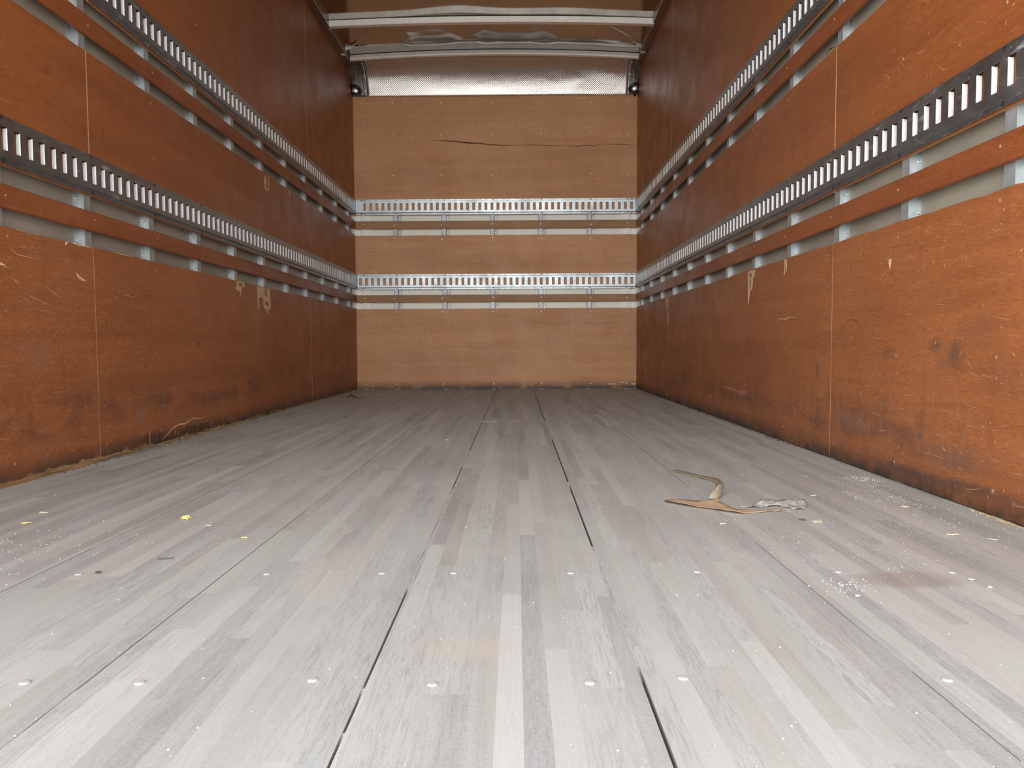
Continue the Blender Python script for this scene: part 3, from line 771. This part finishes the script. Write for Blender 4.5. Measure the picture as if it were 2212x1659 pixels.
for side, xa, xb, s_ in (('left', XL+.001, -1.240, 1), ('right', .940, XR-.001, -1)):
    c_ = sheet(min(xa, xb), max(xa, xb), 16, 20, 'nose_corner', M['corner'], .0025, fn=lambda x, t, xw=(XL if s_ > 0 else XR): Vector((0, -1, -.6))*(.05*max(0, 1-abs(x-xw)/.055)**2*(1-.3*t)*max(0, min(1, (t-.28)/.2))))
    mod(c_, 'SOLIDIFY', thickness=.0012, offset=-1)
    tag(c_, f'dark sealer-smeared metal corner piece at the {side} end of the curved nose', 'corner piece')
    # raised edge trim and bolt heads
    for xx, w_ in ((-1.2375 if s_ > 0 else .9375, .0035),):
        eb = MB(); pts = [nose_curve(t/20, xx)+Vector((0, -.006, 0)) for t in range(21)]
        tube(eb, pts, .0035, 6); eb.build('edge_bead', M['bow'], c_)
    eb = MB(); xx2 = -1.262 if s_ > 0 else .962
    tube(eb, [nose_curve(t/20, xx2)+Vector((0, -.004, 0)) for t in range(17)], .0022, 6); eb.build('edge_bead', M['rail'], c_)
    for t in (.12, .45, .8):
        p = nose_curve(t, -1.247 if s_ > 0 else .947); a = t*PI/2
        nrm = Vector((0, -math.cos(a), -math.sin(a)))
        so = bpy.data.objects.new('bolt', SM_RIVET); COL.objects.link(so); so.parent = c_
        so.matrix_local = Matrix.Translation(p+nrm*.004) @ nrm.to_track_quat('Z', 'Y').to_matrix().to_4x4() @ Matrix.Scale(1.6, 4)
    # glossy black corner cap at the bottom of the nose
    mb = MB(); xw = XL if s_ > 0 else XR; n, m_ = 20, 16; G = []
    for j in range(m_+1):
        v_ = -PI/2+PI*j/m_; row = []
        for i in range(n+1):
            u_ = PI/2*i/n*1.0
            cv = math.cos(v_)
            x = s_*(.001+.080*cv*math.sin(u_)**.8); y = -.052*cv*math.cos(u_)**.9; z = .058*math.sin(v_)
            zz = max(2.4525, 2.488+z+.010*(1-math.sin(u_)))
            row.append(mb.vert((xw+x, D-.020+y*.8, zz)))
        G.append(row)
    for j in range(m_):
        for i in range(n):
            q = [G[j][i], G[j][i+1], G[j+1][i+1], G[j+1][i]]; mb.f.append(q if s_ > 0 else q[::-1]); mb.mi.append(0)
    cp = mb.build('corner_cap', M['cap'], smooth=True); mod(cp, 'SOLIDIFY', thickness=.001, offset=-1)
    cp.parent = c_; cp['label'] = 'glossy black corner cap'
mb = MB(); cpt = Vector((XR-.022, D-.012, 2.442))
for j in range(7):
    a = PI*j/6
    for k in range(10): mb.vert(cpt+Vector((.011*math.sin(a)*math.cos(2*PI*k/10), -.011*math.sin(a)*math.sin(2*PI*k/10), .011*math.cos(a))))
for j in range(6):
    for k in range(10): mb.f.append([j*10+k, j*10+(k+1) % 10, (j+1)*10+(k+1) % 10, (j+1)*10+k]); mb.mi.append(0)
o = mb.build('rubber_grommet', M['black'], smooth=True, weld=True)
tag(o, 'small black rubber knob at the top right corner of the end wall', 'grommet')
# loose wire below the left end of the nose sheet's top
mb = MB(); tube(mb, [Vector((-1.228+.075*t, D-.235+.05*t, 2.652-.035*math.sin(PI*t))) for t in [i/10 for i in range(11)]], .0012, 5)
o = mb.build('wire', M['black']); tag(o, 'thin black wire sagging at the left end of the curved nose', 'wire')

# ------------------------------------------------------------------ wear marks on the lining
def decal(w, polys, mat, name, parent, lift=.0006, thick=.0009, label=None, stuff=False, jag=0):
    b_ = WB(w)
    for pl in polys:
        n = len(pl)
        top = [(u, lift+thick*.3, z) for u, z in pl]; 
        c_ = (sum(p[0] for p in pl)/n, lift+thick, sum(p[1] for p in pl)/n)
        for i in range(n):
            a, d_ = top[i], top[(i+1) % n]
            b_.q([a, d_, c_]); b_.q([(a[0], 0, a[2]), (d_[0], 0, d_[2]), d_, a])
    o = b_.build(name, mat, parent)
    if label: o['label'] = label
    if stuff: o['kind'] = 'stuff'
    return o
def sliver_poly(pts, wd):
    n = len(pts); up, dn = [], []
    for i, (u, z) in enumerate(pts):
        a = pts[max(i-1, 0)]; b_ = pts[min(i+1, n-1)]
        t = (b_[0]-a[0], b_[1]-a[1]); l_ = math.hypot(*t) or 1; nn = (-t[1]/l_, t[0]/l_)
        h = wd*math.sin(PI*(i+.15)/(n-1+.3))*.5
        up.append((u+nn[0]*h, z+nn[1]*h)); dn.append((u-nn[0]*h, z-nn[1]*h))
    return up, dn
def slivers(w, lines, mat, name, parent, lift=.0005, label=None):
    b_ = WB(w)
    for pts, wd in lines:
        up, dn = sliver_poly(pts, wd)
        for i in range(len(pts)-1):
            b_.q([(dn[i][0], lift, dn[i][1]), (dn[i+1][0], lift, dn[i+1][1]), (up[i+1][0], lift, up[i+1][1]), (up[i][0], lift, up[i][1])])
    o = b_.build(name, mat, parent); o['kind'] = 'stuff'
    if label: o['label'] = label
    return o
def rand_scratch(rng, u, z, ln, ang, bend):
    n = 6; pts = []
    for i in range(n):
        t = i/(n-1)-.5; a = ang+bend*t; pts.append((u+ln*t*math.cos(a), z+ln*t*math.sin(a)))
    return pts
def scratch_set(key, w, u0, u1, z0, z1, count, seed, near_bias=1.6, sz=1.0):
    count = int(count*1.25)
    rng = random.Random(seed); L_ = []
    for _ in range(count):
        u = u0+(u1-u0)*rng.random()**near_bias; z = z0+(z1-z0)*rng.random()
        style = rng.random()
        if style < .32: ln = rng.uniform(.012, .075)*sz; ang = rng.uniform(-.5, .1) if w == 'left' else rng.uniform(-.2, .6); wd = rng.uniform(.0004, .0011)
        elif style < .78: ln = rng.uniform(.004, .014); ang = rng.uniform(0, PI); wd = rng.uniform(.0012, .0028)
        elif style < .85: ln = rng.uniform(.02, .08)*sz; ang = rng.uniform(1.2, 1.9); wd = rng.uniform(.0004, .0009)
        else: ln = rng.uniform(.01, .04); ang = rng.uniform(-1.2, 1.2); wd = rng.uniform(.0006, .0014)
        if w == 'back': ang = rng.uniform(-.15, .15) if style < .8 else rng.uniform(0, PI); ln *= .7
        L_.append((rand_scratch(rng, min(max(u, u0+ln/2+.01), u1-ln/2-.01), min(max(z, z0+ln/2*abs(math.sin(ang))+.004), z1-ln/2*abs(math.sin(ang))-.004), ln, ang, (rng.uniform(-1.1, 1.1) if rng.random() < .08 else rng.uniform(-.25, .25))), wd))
    slivers(w, L_, M['scratch'], 'scratches', panels[key], label='pale scratches in the plywood face')
scratch_set(('left', 'low', 0), 'left', 1.6, 2.33, .05, .66, 230, 1, 1.0)
scratch_set(('left', 'low', 1), 'left', 2.36, 4.78, .04, .66, 300, 2, 1.9)
scratch_set(('left', 'low', 2), 'left', 4.83, 6.1, .04, .66, 30, 3, 1.2)
scratch_set(('left', 'mid', 0), 'left', 1.6, 2.33, 1.0, 1.29, 26, 4, 1.0)
scratch_set(('left', 'mid', 1), 'left', 2.36, 4.78, 1.0, 1.29, 50, 5, 1.5)
scratch_set(('left', 'up', 1), 'left', 2.5, 4.78, 1.62, 2.5, 40, 6, 1.2)
scratch_set(('right', 'low', 0), 'right', 1.3, 2.345, .03, .67, 330, 7, 1.0)
scratch_set(('right', 'low', 1), 'right', 2.37, 4.9, .03, .67, 330, 8, 1.8)
scratch_set(('right', 'mid', 0), 'right', 1.3, 2.345, 1.0, 1.29, 60, 9, 1.0)
scratch_set(('right', 'mid', 1), 'right', 2.37, 4.9, 1.0, 1.29, 70, 10, 1.6)
scratch_set(('right', 'up', 1), 'right', 2.5, 4.8, 1.62, 2.5, 40, 11, 1.2)
scratch_set('bl', 'back', XL+.1, XR-.1, .03, .67, 25, 12, 1.0)
# named marks at their own places
slivers('left', [([(1.955, .640), (1.964, .635), (1.984, .624), (2.045, .622), (2.11, .621)], .0025), ([(2.095, .551), (2.14, .53), (2.183, .507)], .0030),
    ([(1.98, .530), (2.042, .512), (2.085, .50), (2.118, .495)], .0022), ([(2.029, .478), (2.085, .478), (2.132, .472)], .0022),
    ([(1.954, .562), (1.975, .552), (1.992, .543)], .0030)], M['scratch'], 'scratches', panels[('left', 'low', 0)], .0008, 'long pale gouges')
slivers('left', [([(2.519, .554), (2.555, .551), (2.585, .546)], .0030), ([(2.431, .551), (2.46, .542), (2.491, .533)], .0020)], M['scratch'], 'scratches', panels[('left', 'low', 1)], .0008, 'pale gouges')
def frayed(poly, rng, amp=.002):
    out = []
    for i, (u, z) in enumerate(poly):
        a = poly[(i+1) % len(poly)]
        out.append((u, z)); 
        for t in (.33, .66): out.append((u+(a[0]-u)*t+rng.uniform(-amp, amp), z+(a[1]-z)*t+rng.uniform(-amp*1.5, amp*1.5)))
    return out
rg = random.Random(33)
def splinter_patch(w, polys, key, inner=None):
    b_ = WB(w)
    o = None
    mbx = WB(w)
    for pl in polys:
        bm_pl = pl
        n = len(pl)
        verts = [wp(w, u, .0012+rg.random()*.0010, z) for u, z in frayed(pl, rg)]
        base_i = len(mbx.v); mbx.v += [tuple(v_) for v_ in verts]
        mbx.f.append(list(range(base_i, base_i+len(verts)))); mbx.mi.append(0)
    o = mbx.build('splintered_patch', M['splinter'], panels[key])
    bm = bmesh.new(); bm.from_mesh(o.data); bmesh.ops.triangulate(bm, faces=bm.faces); bmesh.ops.recalc_face_normals(bm, faces=bm.faces); bm.to_mesh(o.data); bm.free()
    mod(o, 'SOLIDIFY', thickness=.0008, offset=0)
    o['label'] = 'torn patch of bare splintered wood'
    if inner:
        decal(w, inner, M['splinter_dark'], 'torn_core', o, lift=.0022, thick=.0004)
    return o
splinter_patch('left', [[(3.81, .684), (3.924, .688), (3.954, .683), (4.015, .690), (4.023, .579), (3.992, .577), (3.974, .545), (3.96, .555), (3.910, .583), (3.905, .623), (3.863, .636), (3.841, .627), (3.841, .567), (3.823, .574), (3.821, .638)]], ('left', 'low', 1),
    [[(3.93, .682), (3.965, .68), (3.96, .64), (3.925, .632)], [(3.92, .615), (3.99, .612), (3.985, .592), (3.925, .596)]])
splinter_patch('left', [[(3.534, .689), (3.638, .690), (3.634, .667), (3.599, .665), (3.584, .619), (3.573, .644), (3.537, .644), (3.523, .654), (3.544, .665)]], ('left', 'low', 1),
    [[(3.555, .684), (3.61, .685), (3.60, .668), (3.56, .667)]])
splinter_patch('left', [[(3.980, 1.296), (3.992, 1.298), (3.988, 1.222), (3.975, 1.222), (3.963, 1.262)], [(4.036, 1.302), (4.046, 1.303), (4.034, 1.224), (4.022, 1.222)], [(3.975, 1.228), (4.031, 1.230), (4.031, 1.222), (3.975, 1.217)], [(3.97, 1.268), (4.0, 1.275), (3.995, 1.255), (3.972, 1.250)]], ('left', 'mid', 1))
splinter_patch('left', [[(4.385, 1.300), (4.423, 1.302), (4.410, 1.272), (4.400, 1.288), (4.392, 1.274)]], ('left', 'mid', 1))
splinter_patch('left', [[(2.237, .606), (2.300, .580), (2.292, .580), (2.280, .581), (2.274, .578), (2.268, .584), (2.259, .583), (2.253, .592)]], ('left', 'low', 0))
splinter_patch('left', [[(2.199, .689), (2.214, .689), (2.204, .680), (2.198, .679)]], ('left', 'low', 0))
splinter_patch('left', [[(1.918, .597), (1.933, .592), (1.934, .588), (1.948, .584), (1.936, .584), (1.917, .588)]], ('left', 'low', 0))
splinter_patch('right', [[(3.214, .689), (3.139, .685), (3.114, .688), (3.126, .653), (3.144, .653), (3.150, .602), (3.172, .604), (3.189, .578), (3.196, .547), (3.206, .548)]], ('right', 'low', 1),
    [[(3.193, .679), (3.157, .679), (3.156, .66), (3.180, .656)], [(3.185, .65), (3.165, .65), (3.168, .612), (3.178, .612)]])
splinter_patch('right', [[(2.779, .689), (2.768, .689), (2.766, .66), (2.772, .632), (2.782, .632), (2.775, .654)], [(2.760, .687), (2.751, .685), (2.752, .649), (2.760, .640)]], ('right', 'low', 1))
splinter_patch('right', [[(4.962, .684), (4.922, .682), (4.925, .64), (4.93, .60), (4.945, .63)]], ('right', 'low', 2))
splinter_patch('right', [[(4.905, .680), (4.880, .678), (4.887, .632), (4.905, .604), (4.872, .578), (4.866, .510), (4.878, .510), (4.895, .568), (4.91, .617)]], ('right', 'low', 1))
decal('right', [[(2.003, .600), (1.990, .598), (1.994, .585), (1.998, .572), (2.004, .590)]], M['splinter'], 'chip', panels[('right', 'low', 0)], label='heart-shaped pale chip')
slivers('right', [([(1.997, .624), (1.998, .602)], .0018)], M['scratch'], 'scratches', panels[('right', 'low', 0)])
for pinkpoly in ([(3.583, .167), (3.438, .168), (3.379, .161), (3.300, .158), (3.204, .165), (3.229, .145), (3.309, .142), (3.379, .154), (3.575, .156)], [(3.257, .203), (3.215, .187), (3.244, .190)], [(3.866, .102), (3.802, .104), (3.81, .091), (3.865, .090)], [(3.80, .300), (3.78, .302), (3.775, .275), (3.79, .27)]):
    decal('right', [pinkpoly], M['pink'], 'rubbed_spot', panels[('right', 'low', 1)], lift=.0002, thick=.0003, label='pinkish rubbed spot')
slivers('right', [([(1.786, .311), (1.770, .322), (1.755, .328), (1.739, .330)], .0028), ([(2.853, .461), (2.823, .468), (2.756, .464), (2.719, .470), (2.639, .463)], .004)][:1], M['pink'], 'scratches', panels[('right', 'low', 0)], .0008, 'pinkish curved scratch')
slivers('right', [([(2.853, .461), (2.823, .468), (2.756, .464), (2.719, .470), (2.639, .463)], .006)], M['scratch'], 'scratches', panels[('right', 'low', 1)], .0008, 'long pale smear')
slivers('right', [([(2.33, .356), (2.315, .381), (2.295, .403), (2.275, .424), (2.254, .437), (2.23, .443), (2.208, .442), (2.185, .438), (2.169, .429), (2.155, .415), (2.146, .400), (2.136, .362)], .0022)], M['pen'], 'pencil_arc', panels[('right', 'low', 0)], .0004, 'faint dark hand-drawn arch')
slivers('left', [([(2.74, .016), (2.79, .030), (2.84, .052), (2.90, .062), (2.95, .058), (3.02, .074), (3.10, .066), (3.16, .070)], .006), ([(2.70, .020), (2.72, .048)], .004), ([(2.86, .020), (2.865, .050)], .005), ([(2.98, .018), (2.99, .055)], .003),
    ([(2.66, .018), (2.665, .060)], .012), ([(3.05, .020), (3.09, .050)], .004), ([(3.18, .022), (3.21, .046)], .004)], M['splinter'], 'splinters', panels[('left', 'low', 1)], .0012, 'pale splinters round the broken bottom edge')
slivers('left', [([(2.225, .691), (2.26, .688), (2.30, .690), (2.335, .686)], .006), ([(1.98, .692), (2.02, .690)], .003), ([(2.05, .691), (2.075, .690)], .003)], M['splinter'], 'splinters', panels[('left', 'low', 0)], .0012)
slivers('left', [([(2.46, .6915), (2.52, .690), (2.60, .6905)], .003)], M['splinter'], 'splinters', panels[('left', 'low', 1)], .0012)
# dark split grain across the tall end sheet
slivers('back', [([(-.70, 2.084), (-.60, 2.082), (-.479, 2.075), (-.402, 2.063), (-.33, 2.060)], .012), ([(-.479, 2.072), (-.402, 2.064), (-.30, 2.060), (-.247, 2.050), (-.092, 2.041), (.02, 2.045)], .012), ([(-.06, 2.043), (.14, 2.044), (.25, 2.040), (.334, 2.035), (.40, 2.033)], .007), ([(.36, 2.034), (.469, 2.030), (.53, 2.029), (.604, 2.037), (.66, 2.036), (.74, 2.047)], .008), ([(.70, 2.046), (.85, 2.044), (1.008, 2.034)], .007)], M['split'], 'split_grain', panels['bu'], .0004, 'long dark split in the grain')
slivers('back', [([(.46, 2.428), (.52, 2.424), (.60, 2.423)], .006)], M['splinter'], 'scratches', panels['bu'], .0006, 'pale gouge')
decal('back', [[(.76, .040), (.80, .048), (.84, .045), (.85, .036), (.80, .032)], [(.86, .055), (.92, .058), (.93, .050), (.88, .049)], [(.97, .045), (1.008, .048), (1.008, .030), (.975, .034)], [(.73, .042), (.745, .044), (.742, .034)]], M['splinter'], 'broken_edge', panels['bl'], label='pale broken bottom edge')
# black rubber scuffs are part of the dirt; marker scribbles on the right skin, seen in the upper slot
mb_w = bpy.data.objects['wall_right']
def strokes(name, pts_list, wd, x):
    mb = MB()
    for pts in pts_list:
        up, dn = sliver_poly(pts, wd)
        for i in range(len(pts)-1):
            mb.face([(x, dn[i][0], dn[i][1]), (x, dn[i+1][0], dn[i+1][1]), (x, up[i+1][0], up[i+1][1]), (x, up[i][0], up[i][1])])
    return mb.build(name, M['black'], mb_w)
strokes('marker_scribble', [[(2.50, 1.335), (2.47, 1.345), (2.43, 1.335)], [(2.49, 1.345), (2.49, 1.318), (2.45, 1.318)], [(2.46, 1.33), (2.465, 1.318)]], .004, XR+SK-.0004)

# ------------------------------------------------------------------ debris on the floor
def flat_piece(name, pts, mat, hfun, label, cat, thick=.0005, parent=None, sub=3):
    bm = bmesh.new(); vs = [bm.verts.new((x, y, 0)) for x, y in pts]; f = bm.faces.new(vs)
    bmesh.ops.triangulate(bm, faces=[f]); bmesh.ops.subdivide_edges(bm, edges=bm.edges, cuts=sub, use_grid_fill=True)
    for v_ in bm.verts: v_.co.z = hfun(v_.co.x, v_.co.y)
    bmesh.ops.recalc_face_normals(bm, faces=bm.faces)
    me = bpy.data.meshes.new(name); bm.to_mesh(me); bm.free(); me.materials.append(mat)
    me.polygons.foreach_set('use_smooth', [True]*len(me.polygons))
    o = bpy.data.objects.new(name, me); COL.objects.link(o); mod(o, 'SOLIDIFY', thickness=thick, offset=1)
    if parent: o.parent = parent
    if label and not parent: tag(o, label, cat)
    elif label: o['label'] = label
    return o
def edge_curl(x, y):
    d_ = (y-(1.692-(x-.344)*.9))     # distance behind the near edge
    return .0015+.006*max(0, 1-max(0, d_)/.03)**2*(.4+.6*abs(math.sin(x*30)))+.004*abs(noise.noise(Vector((x*30, y*30, 0))))
paper = flat_piece('paper_tape', [(.344, 1.692), (.352, 1.717), (.363, 1.726), (.42, 1.706), (.467, 1.719), (.478, 1.744), (.483, 1.719), (.474, 1.695), (.479, 1.681), (.481, 1.653), (.486, 1.630), (.500, 1.615), (.544, 1.607), (.589, 1.607), (.58, 1.597), (.538, 1.589), (.484, 1.571), (.473, 1.575), (.43, 1.618), (.378, 1.65), (.347, 1.683)],
    M['kraft'], edge_curl, 'torn tan strip of packing tape lying on the floor right of centre', 'packing tape')
# stand-up fold and tail
bm = bmesh.new()
rows = [[(.458, 1.737, .0020), (.463, 1.742, .0110), (.470, 1.750, .0200)], [(.468, 1.732, .0010), (.474, 1.742, .0180), (.482, 1.754, .0285)],
        [(.480, 1.735, .0010), (.485, 1.748, .0220), (.492, 1.764, .0380)], [(.492, 1.745, .0035), (.497, 1.760, .0200), (.503, 1.775, .0360)], [(.505, 1.80, .0010), (.509, 1.80, .0150), (.514, 1.805, .0330)]]
g = [[bm.verts.new((p[0], p[1], p[2]*.8)) for p in r_] for r_ in rows]
for i in range(len(g)-1):
    for j in range(2): bm.faces.new([g[i][j], g[i+1][j], g[i+1][j+1], g[i][j+1]])
bmesh.ops.subdivide_edges(bm, edges=bm.edges, cuts=2, use_grid_fill=True, smooth=.6)
me = bpy.data.meshes.new('tape_fold'); bm.to_mesh(me); bm.free(); me.materials.append(M['kraft2']); me.polygons.foreach_set('use_smooth', [True]*len(me.polygons))
o = bpy.data.objects.new('folded_strip', me); COL.objects.link(o); mod(o, 'SOLIDIFY', thickness=.0006, offset=0)
tag(o, 'crumpled translucent brown tape standing on edge behind the tan strip', 'packing tape')
flat_piece('tape_tail', [(.444, 2.105), (.47, 2.135), (.5, 2.075), (.528, 2.025), (.553, 1.991), (.55, 1.94), (.530, 1.86), (.514, 1.806), (.503, 1.790), (.508, 1.83), (.530, 1.934), (.513, 1.986), (.484, 2.047), (.462, 2.098)], M['kraft2'],
    lambda x, y: .001+.003*abs(noise.noise(Vector((x*40, y*20, 0))))+.018*max(0, min(1, (1.93-y)/.13)), 'thin trailing end', None, parent=o)
flat_piece('plastic_wrap', [(.505, 1.640), (.532, 1.647), (.565, 1.679), (.608, 1.697), (.648, 1.702), (.669, 1.687), (.663, 1.65), (.643, 1.614), (.620, 1.612), (.609, 1.626), (.591, 1.651), (.557, 1.636), (.528, 1.632)],
    M['film'], lambda x, y: .0012+.009*abs(noise.noise(Vector((x*34, y*34, 4))))+.006*math.exp(-((y-1.675)/.018)**2), 'crumpled shiny clear film at the right end of the tan tape', 'plastic film')
def chip_thing(name, x, y, ln, wd, ang, mat, label, cat, h=.0018, n=7, seed=0):
    rng = random.Random(seed); bm = bmesh.new(); pts = []
    for i in range(n*2):
        a = 2*PI*i/(n*2); r_ = 1-.35*rng.random()
        px, py = ln/2*r_*math.cos(a), wd/2*r_*math.sin(a)
        pts.append(bm.verts.new((px*math.cos(ang)-py*math.sin(ang), px*math.sin(ang)+py*math.cos(ang), .0006+h*rng.random()**2)))
    f = bm.faces.new(pts); r_ = bmesh.ops.extrude_face_region(bm, geom=[f])
    for v_ in [q for q in r_['geom'] if isinstance(q, bmesh.types.BMVert)]: v_.co.z += h*.5+.0004
    bmesh.ops.recalc_face_normals(bm, faces=bm.faces)
    me = bpy.data.meshes.new(name); bm.to_mesh(me); bm.free(); me.materials.append(mat)
    o = bpy.data.objects.new(name, me); COL.objects.link(o); o.location = (x, y, 0); return tag(o, label, cat)
chip_thing('paper_shred', -1.040, 1.515, .026, .008, .1, M['yellow'], 'small yellow paper shred near the left edge of the floor', 'paper shred', seed=2)
chip_thing('paper_shred', -.530, 1.390, .016, .006, 0, M['yellow'], 'tiny yellow paper shred on the floor left of centre, nearer than the crumpled one', 'paper shred', seed=3)
mb = MB(); rr = random.Random(5)
for k in range(9):
    a = rr.uniform(0, PI); r_ = rr.uniform(.006, .014); c_ = Vector((rr.uniform(-.006, .006), rr.uniform(-.008, .008), .002))
    tube(mb, [c_+Vector((-r_*math.cos(a), -r_*math.sin(a), 0)), c_+Vector((0, 0, rr.uniform(.002, .006))), c_+Vector((r_*math.cos(a), r_*math.sin(a), 0))], [.0006, .0016, .0006], 5)
o = mb.build('paper_shred', M['yellow']); o.location = (-.715, 1.547, 0); tag(o, 'crumpled yellow shredded paper bit on the left part of the floor', 'paper shred')
for i, (x, y, ln, wd, ang, mt, lb, ct) in enumerate([
    (-1.063, 1.609, .022, .006, .15, 'shaving', 'pale wood shaving on the far left of the floor near the wall', 'wood shaving'),
    (-.641, 1.489, .014, .005, 0, 'crumb', 'small white flake right of the crumpled yellow paper', 'flake'),
    (-.617, 1.253, .034, .004, .15, 'darkchip', 'thin dark splinter lying on the floor left of centre', 'splinter'),
    (-.690, 1.176, .010, .014, .8, 'darkchip', 'tiny dark chip in front and left of the dark splinter', 'chip'),
    (.622, 1.498, .024, .018, .1, 'shaving', 'pale tan wood shaving in front of the clear film', 'wood shaving'),
    (.600, 1.518, .010, .018, .5, 'darkchip', 'small dark chip just behind the tan wood shaving', 'chip'),
    (.422, 1.485, .018, .008, .2, 'crumb', 'small greyish scrap in front of the tan tape strip', 'scrap'),
    (.843, 1.395, .030, .006, .1, 'shaving', 'long pale shaving on the right of the floor', 'wood shaving'),
    (.8935, 1.3575, .018, .007, -.3, 'crumb', 'white flake near the right wall', 'flake'),
    (.714, 1.0875, .013, .005, .2, 'crumb', 'white curled flake in the right foreground, the nearer one', 'flake'),
    (.7095, 1.1244, .012, .006, -.1, 'crumb', 'white curled flake in the right foreground, the farther one', 'flake'),
    (.4986, 1.0528, .009, .007, 0, 'crumb', 'pale crumb right of centre in front of a dark crumb clump', 'crumb'),
    (.876, 1.636, .020, .006, .1, 'shaving', 'yellowish shaving close to the right wall', 'wood shaving'),
    (.721, 1.7606, .020, .007, 0, 'crumb', 'pale flake behind the clear film, towards the right wall', 'flake'),
    (-.2744, 2.8432, .014, .010, 0, 'yellow', 'tiny yellow crumb in the middle distance left of centre', 'crumb'),
    (-.138, 3.511, .110, .012, -.1, 'kraft2', 'thin brown strip lying in the middle distance, left one', 'tape strip'),
    (.000, 3.526, .090, .016, .15, 'kraft2', 'thin brown strip lying in the middle distance, right one', 'tape strip')]):
    chip_thing({'wood shaving': 'wood_shaving', 'tape strip': 'tape_strip'}.get(ct, ct), x, y, ln, wd, ang, M[mt], lb, ct, seed=20+i, h=.003 if ct == 'tape strip' else .0016)
# curled dead leaf near the far left corner
mb = MB(); G = []
for j in range(7):
    for i in range(7):
        u, v_ = i/6-.5, j/6-.5; wv = 1-abs(v_*1.6)
        mb.vert((u*.075*wv, v_*.14, .006+.034*abs(u*2)**1.3*wv+.012*math.sin(v_*7)))
for j in range(6):
    for i in range(6): mb.f.append([j*7+i, j*7+i+1, (j+1)*7+i+1, (j+1)*7+i]); mb.mi.append(0)
o = mb.build('dead_leaf', M['leaf'], smooth=True); mod(o, 'SOLIDIFY', thickness=.001); o.location = (-1.155, 5.19, 0); o.rotation_euler = (0, 0, 1.1)
tag(o, 'curled brown leaf on the floor near the far left corner', 'leaf')
# countless crumbs and grit
mb = MB(); rc = random.Random(99)
def crumb(x, y, r_, flat=.45):
    i0 = len(mb.v); k = 5
    for a in range(k): mb.v.append((x+r_*(.7+.5*rc.random())*math.cos(2*PI*a/k), y+r_*(.7+.6*rc.random())*math.sin(2*PI*a/k), .0001))
    mb.v.append((x+rc.uniform(-r_, r_)*.3, y+rc.uniform(-r_, r_)*.3, r_*flat*2))
    for a in range(k): mb.f.append([i0+a, i0+(a+1) % k, i0+k]); mb.mi.append(0)
for _ in range(900):
    y = .55+4.6*rc.random()**1.9; x = rc.uniform(XL+.02, XR-.02)
    crumb(x, y, rc.choice([.0006, .0008, .0011, .0016])*(1+.25*(y > 2)))
for _ in range(230): crumb(min(1.0, rc.gauss(.89, .055)), rc.gauss(1.74, .14), rc.uniform(.0006, .0015))
for _ in range(260): crumb(rc.uniform(.45, .99), rc.gauss(1.45, .25), rc.uniform(.0006, .0014))
for _ in range(160): crumb(rc.gauss(-.93, .08), rc.gauss(1.27, .13), rc.uniform(.0008, .0018))
for _ in range(40): crumb(rc.gauss(.503, .016), rc.gauss(1.10, .02), rc.uniform(.0010, .0022))
for _ in range(130): crumb(min(.998, rc.gauss(.955, .02)), rc.gauss(1.99, .03), rc.uniform(.0008, .0020))
# keep grit on the boards
o = mb.build('floor_crumbs', M['crumb']); tag(o, 'white crumbs and grit scattered over the dusty floor', 'crumbs', kind='stuff')
# straw and dirt swept against the left lining
mb = MB(); rs = random.Random(17)
for _ in range(230):
    y = rs.triangular(2.6, 3.7, 2.95); x = XL+.006+abs(rs.gauss(0, .018)); a = rs.uniform(0, PI); l_ = rs.uniform(.006, .022)
    z = .0012+rs.random()*.010*max(0, 1-(x-XL)/.05)
    dx, dy = l_*math.cos(a), l_*math.sin(a)
    if x-abs(dx) < XL+.002: dx = abs(x-XL-.003)*.8
    tube(mb, [(x-dx, y-dy, z), (x+dx*.9, y+dy, z+rs.random()*.004)], .0007, 3, 0)
for _ in range(700):
    y = rs.triangular(2.1, 4.4, 2.9); x = XL+.003+abs(rs.gauss(0, .010)); r_ = rs.uniform(.001, .004); i0 = len(mb.v)
    for k in range(4): mb.v.append((max(XL+.001, x+r_*math.cos(PI/2*k)), y+r_*1.5*math.sin(PI/2*k), .0001))
    mb.v.append((max(XL+.001, x), y, r_*.9))
    for k in range(4): mb.f.append([i0+k, i0+(k+1) % 4, i0+4]); mb.mi.append(1)
o = mb.build('straw_litter', [M['straw'], M['grime']]); tag(o, 'straw and dirt swept against the bottom of the left wall', 'straw litter', kind='stuff')
# crumbs packed in the gap at the near end of the right wall
mb = MB()
for _ in range(260):
    y = rs.triangular(1.40, 1.62, 1.5); r_ = rs.uniform(.001, .0035); x = XR-.003-abs(rs.gauss(0, .004)); i0 = len(mb.v)
    for k in range(4): mb.v.append((min(XR-.0005, x+r_*math.cos(PI/2*k)), y+r_*1.4*math.sin(PI/2*k), .0001))
    mb.v.append((min(XR-.0005, x), y, r_*1.2))
    for k in range(4): mb.f.append([i0+k, i0+(k+1) % 4, i0+4]); mb.mi.append(0)
for _ in range(400):
    y = rs.uniform(2.6, 5.8); r_ = rs.uniform(.0015, .006); x = XR-.002-abs(rs.gauss(0, .008)); i0 = len(mb.v)
    for k in range(4): mb.v.append((min(XR-.0005, x+r_*math.cos(PI/2*k)), y+r_*1.4*math.sin(PI/2*k), .0001))
    mb.v.append((min(XR-.0005, x), y, r_*1.0))
    for k in range(4): mb.f.append([i0+k, i0+(k+1) % 4, i0+4]); mb.mi.append(1)
o = mb.build('grit_line', [M['straw'], M['grime']]); tag(o, 'line of grit and dirt along the bottom of the right wall', 'grit', kind='stuff')
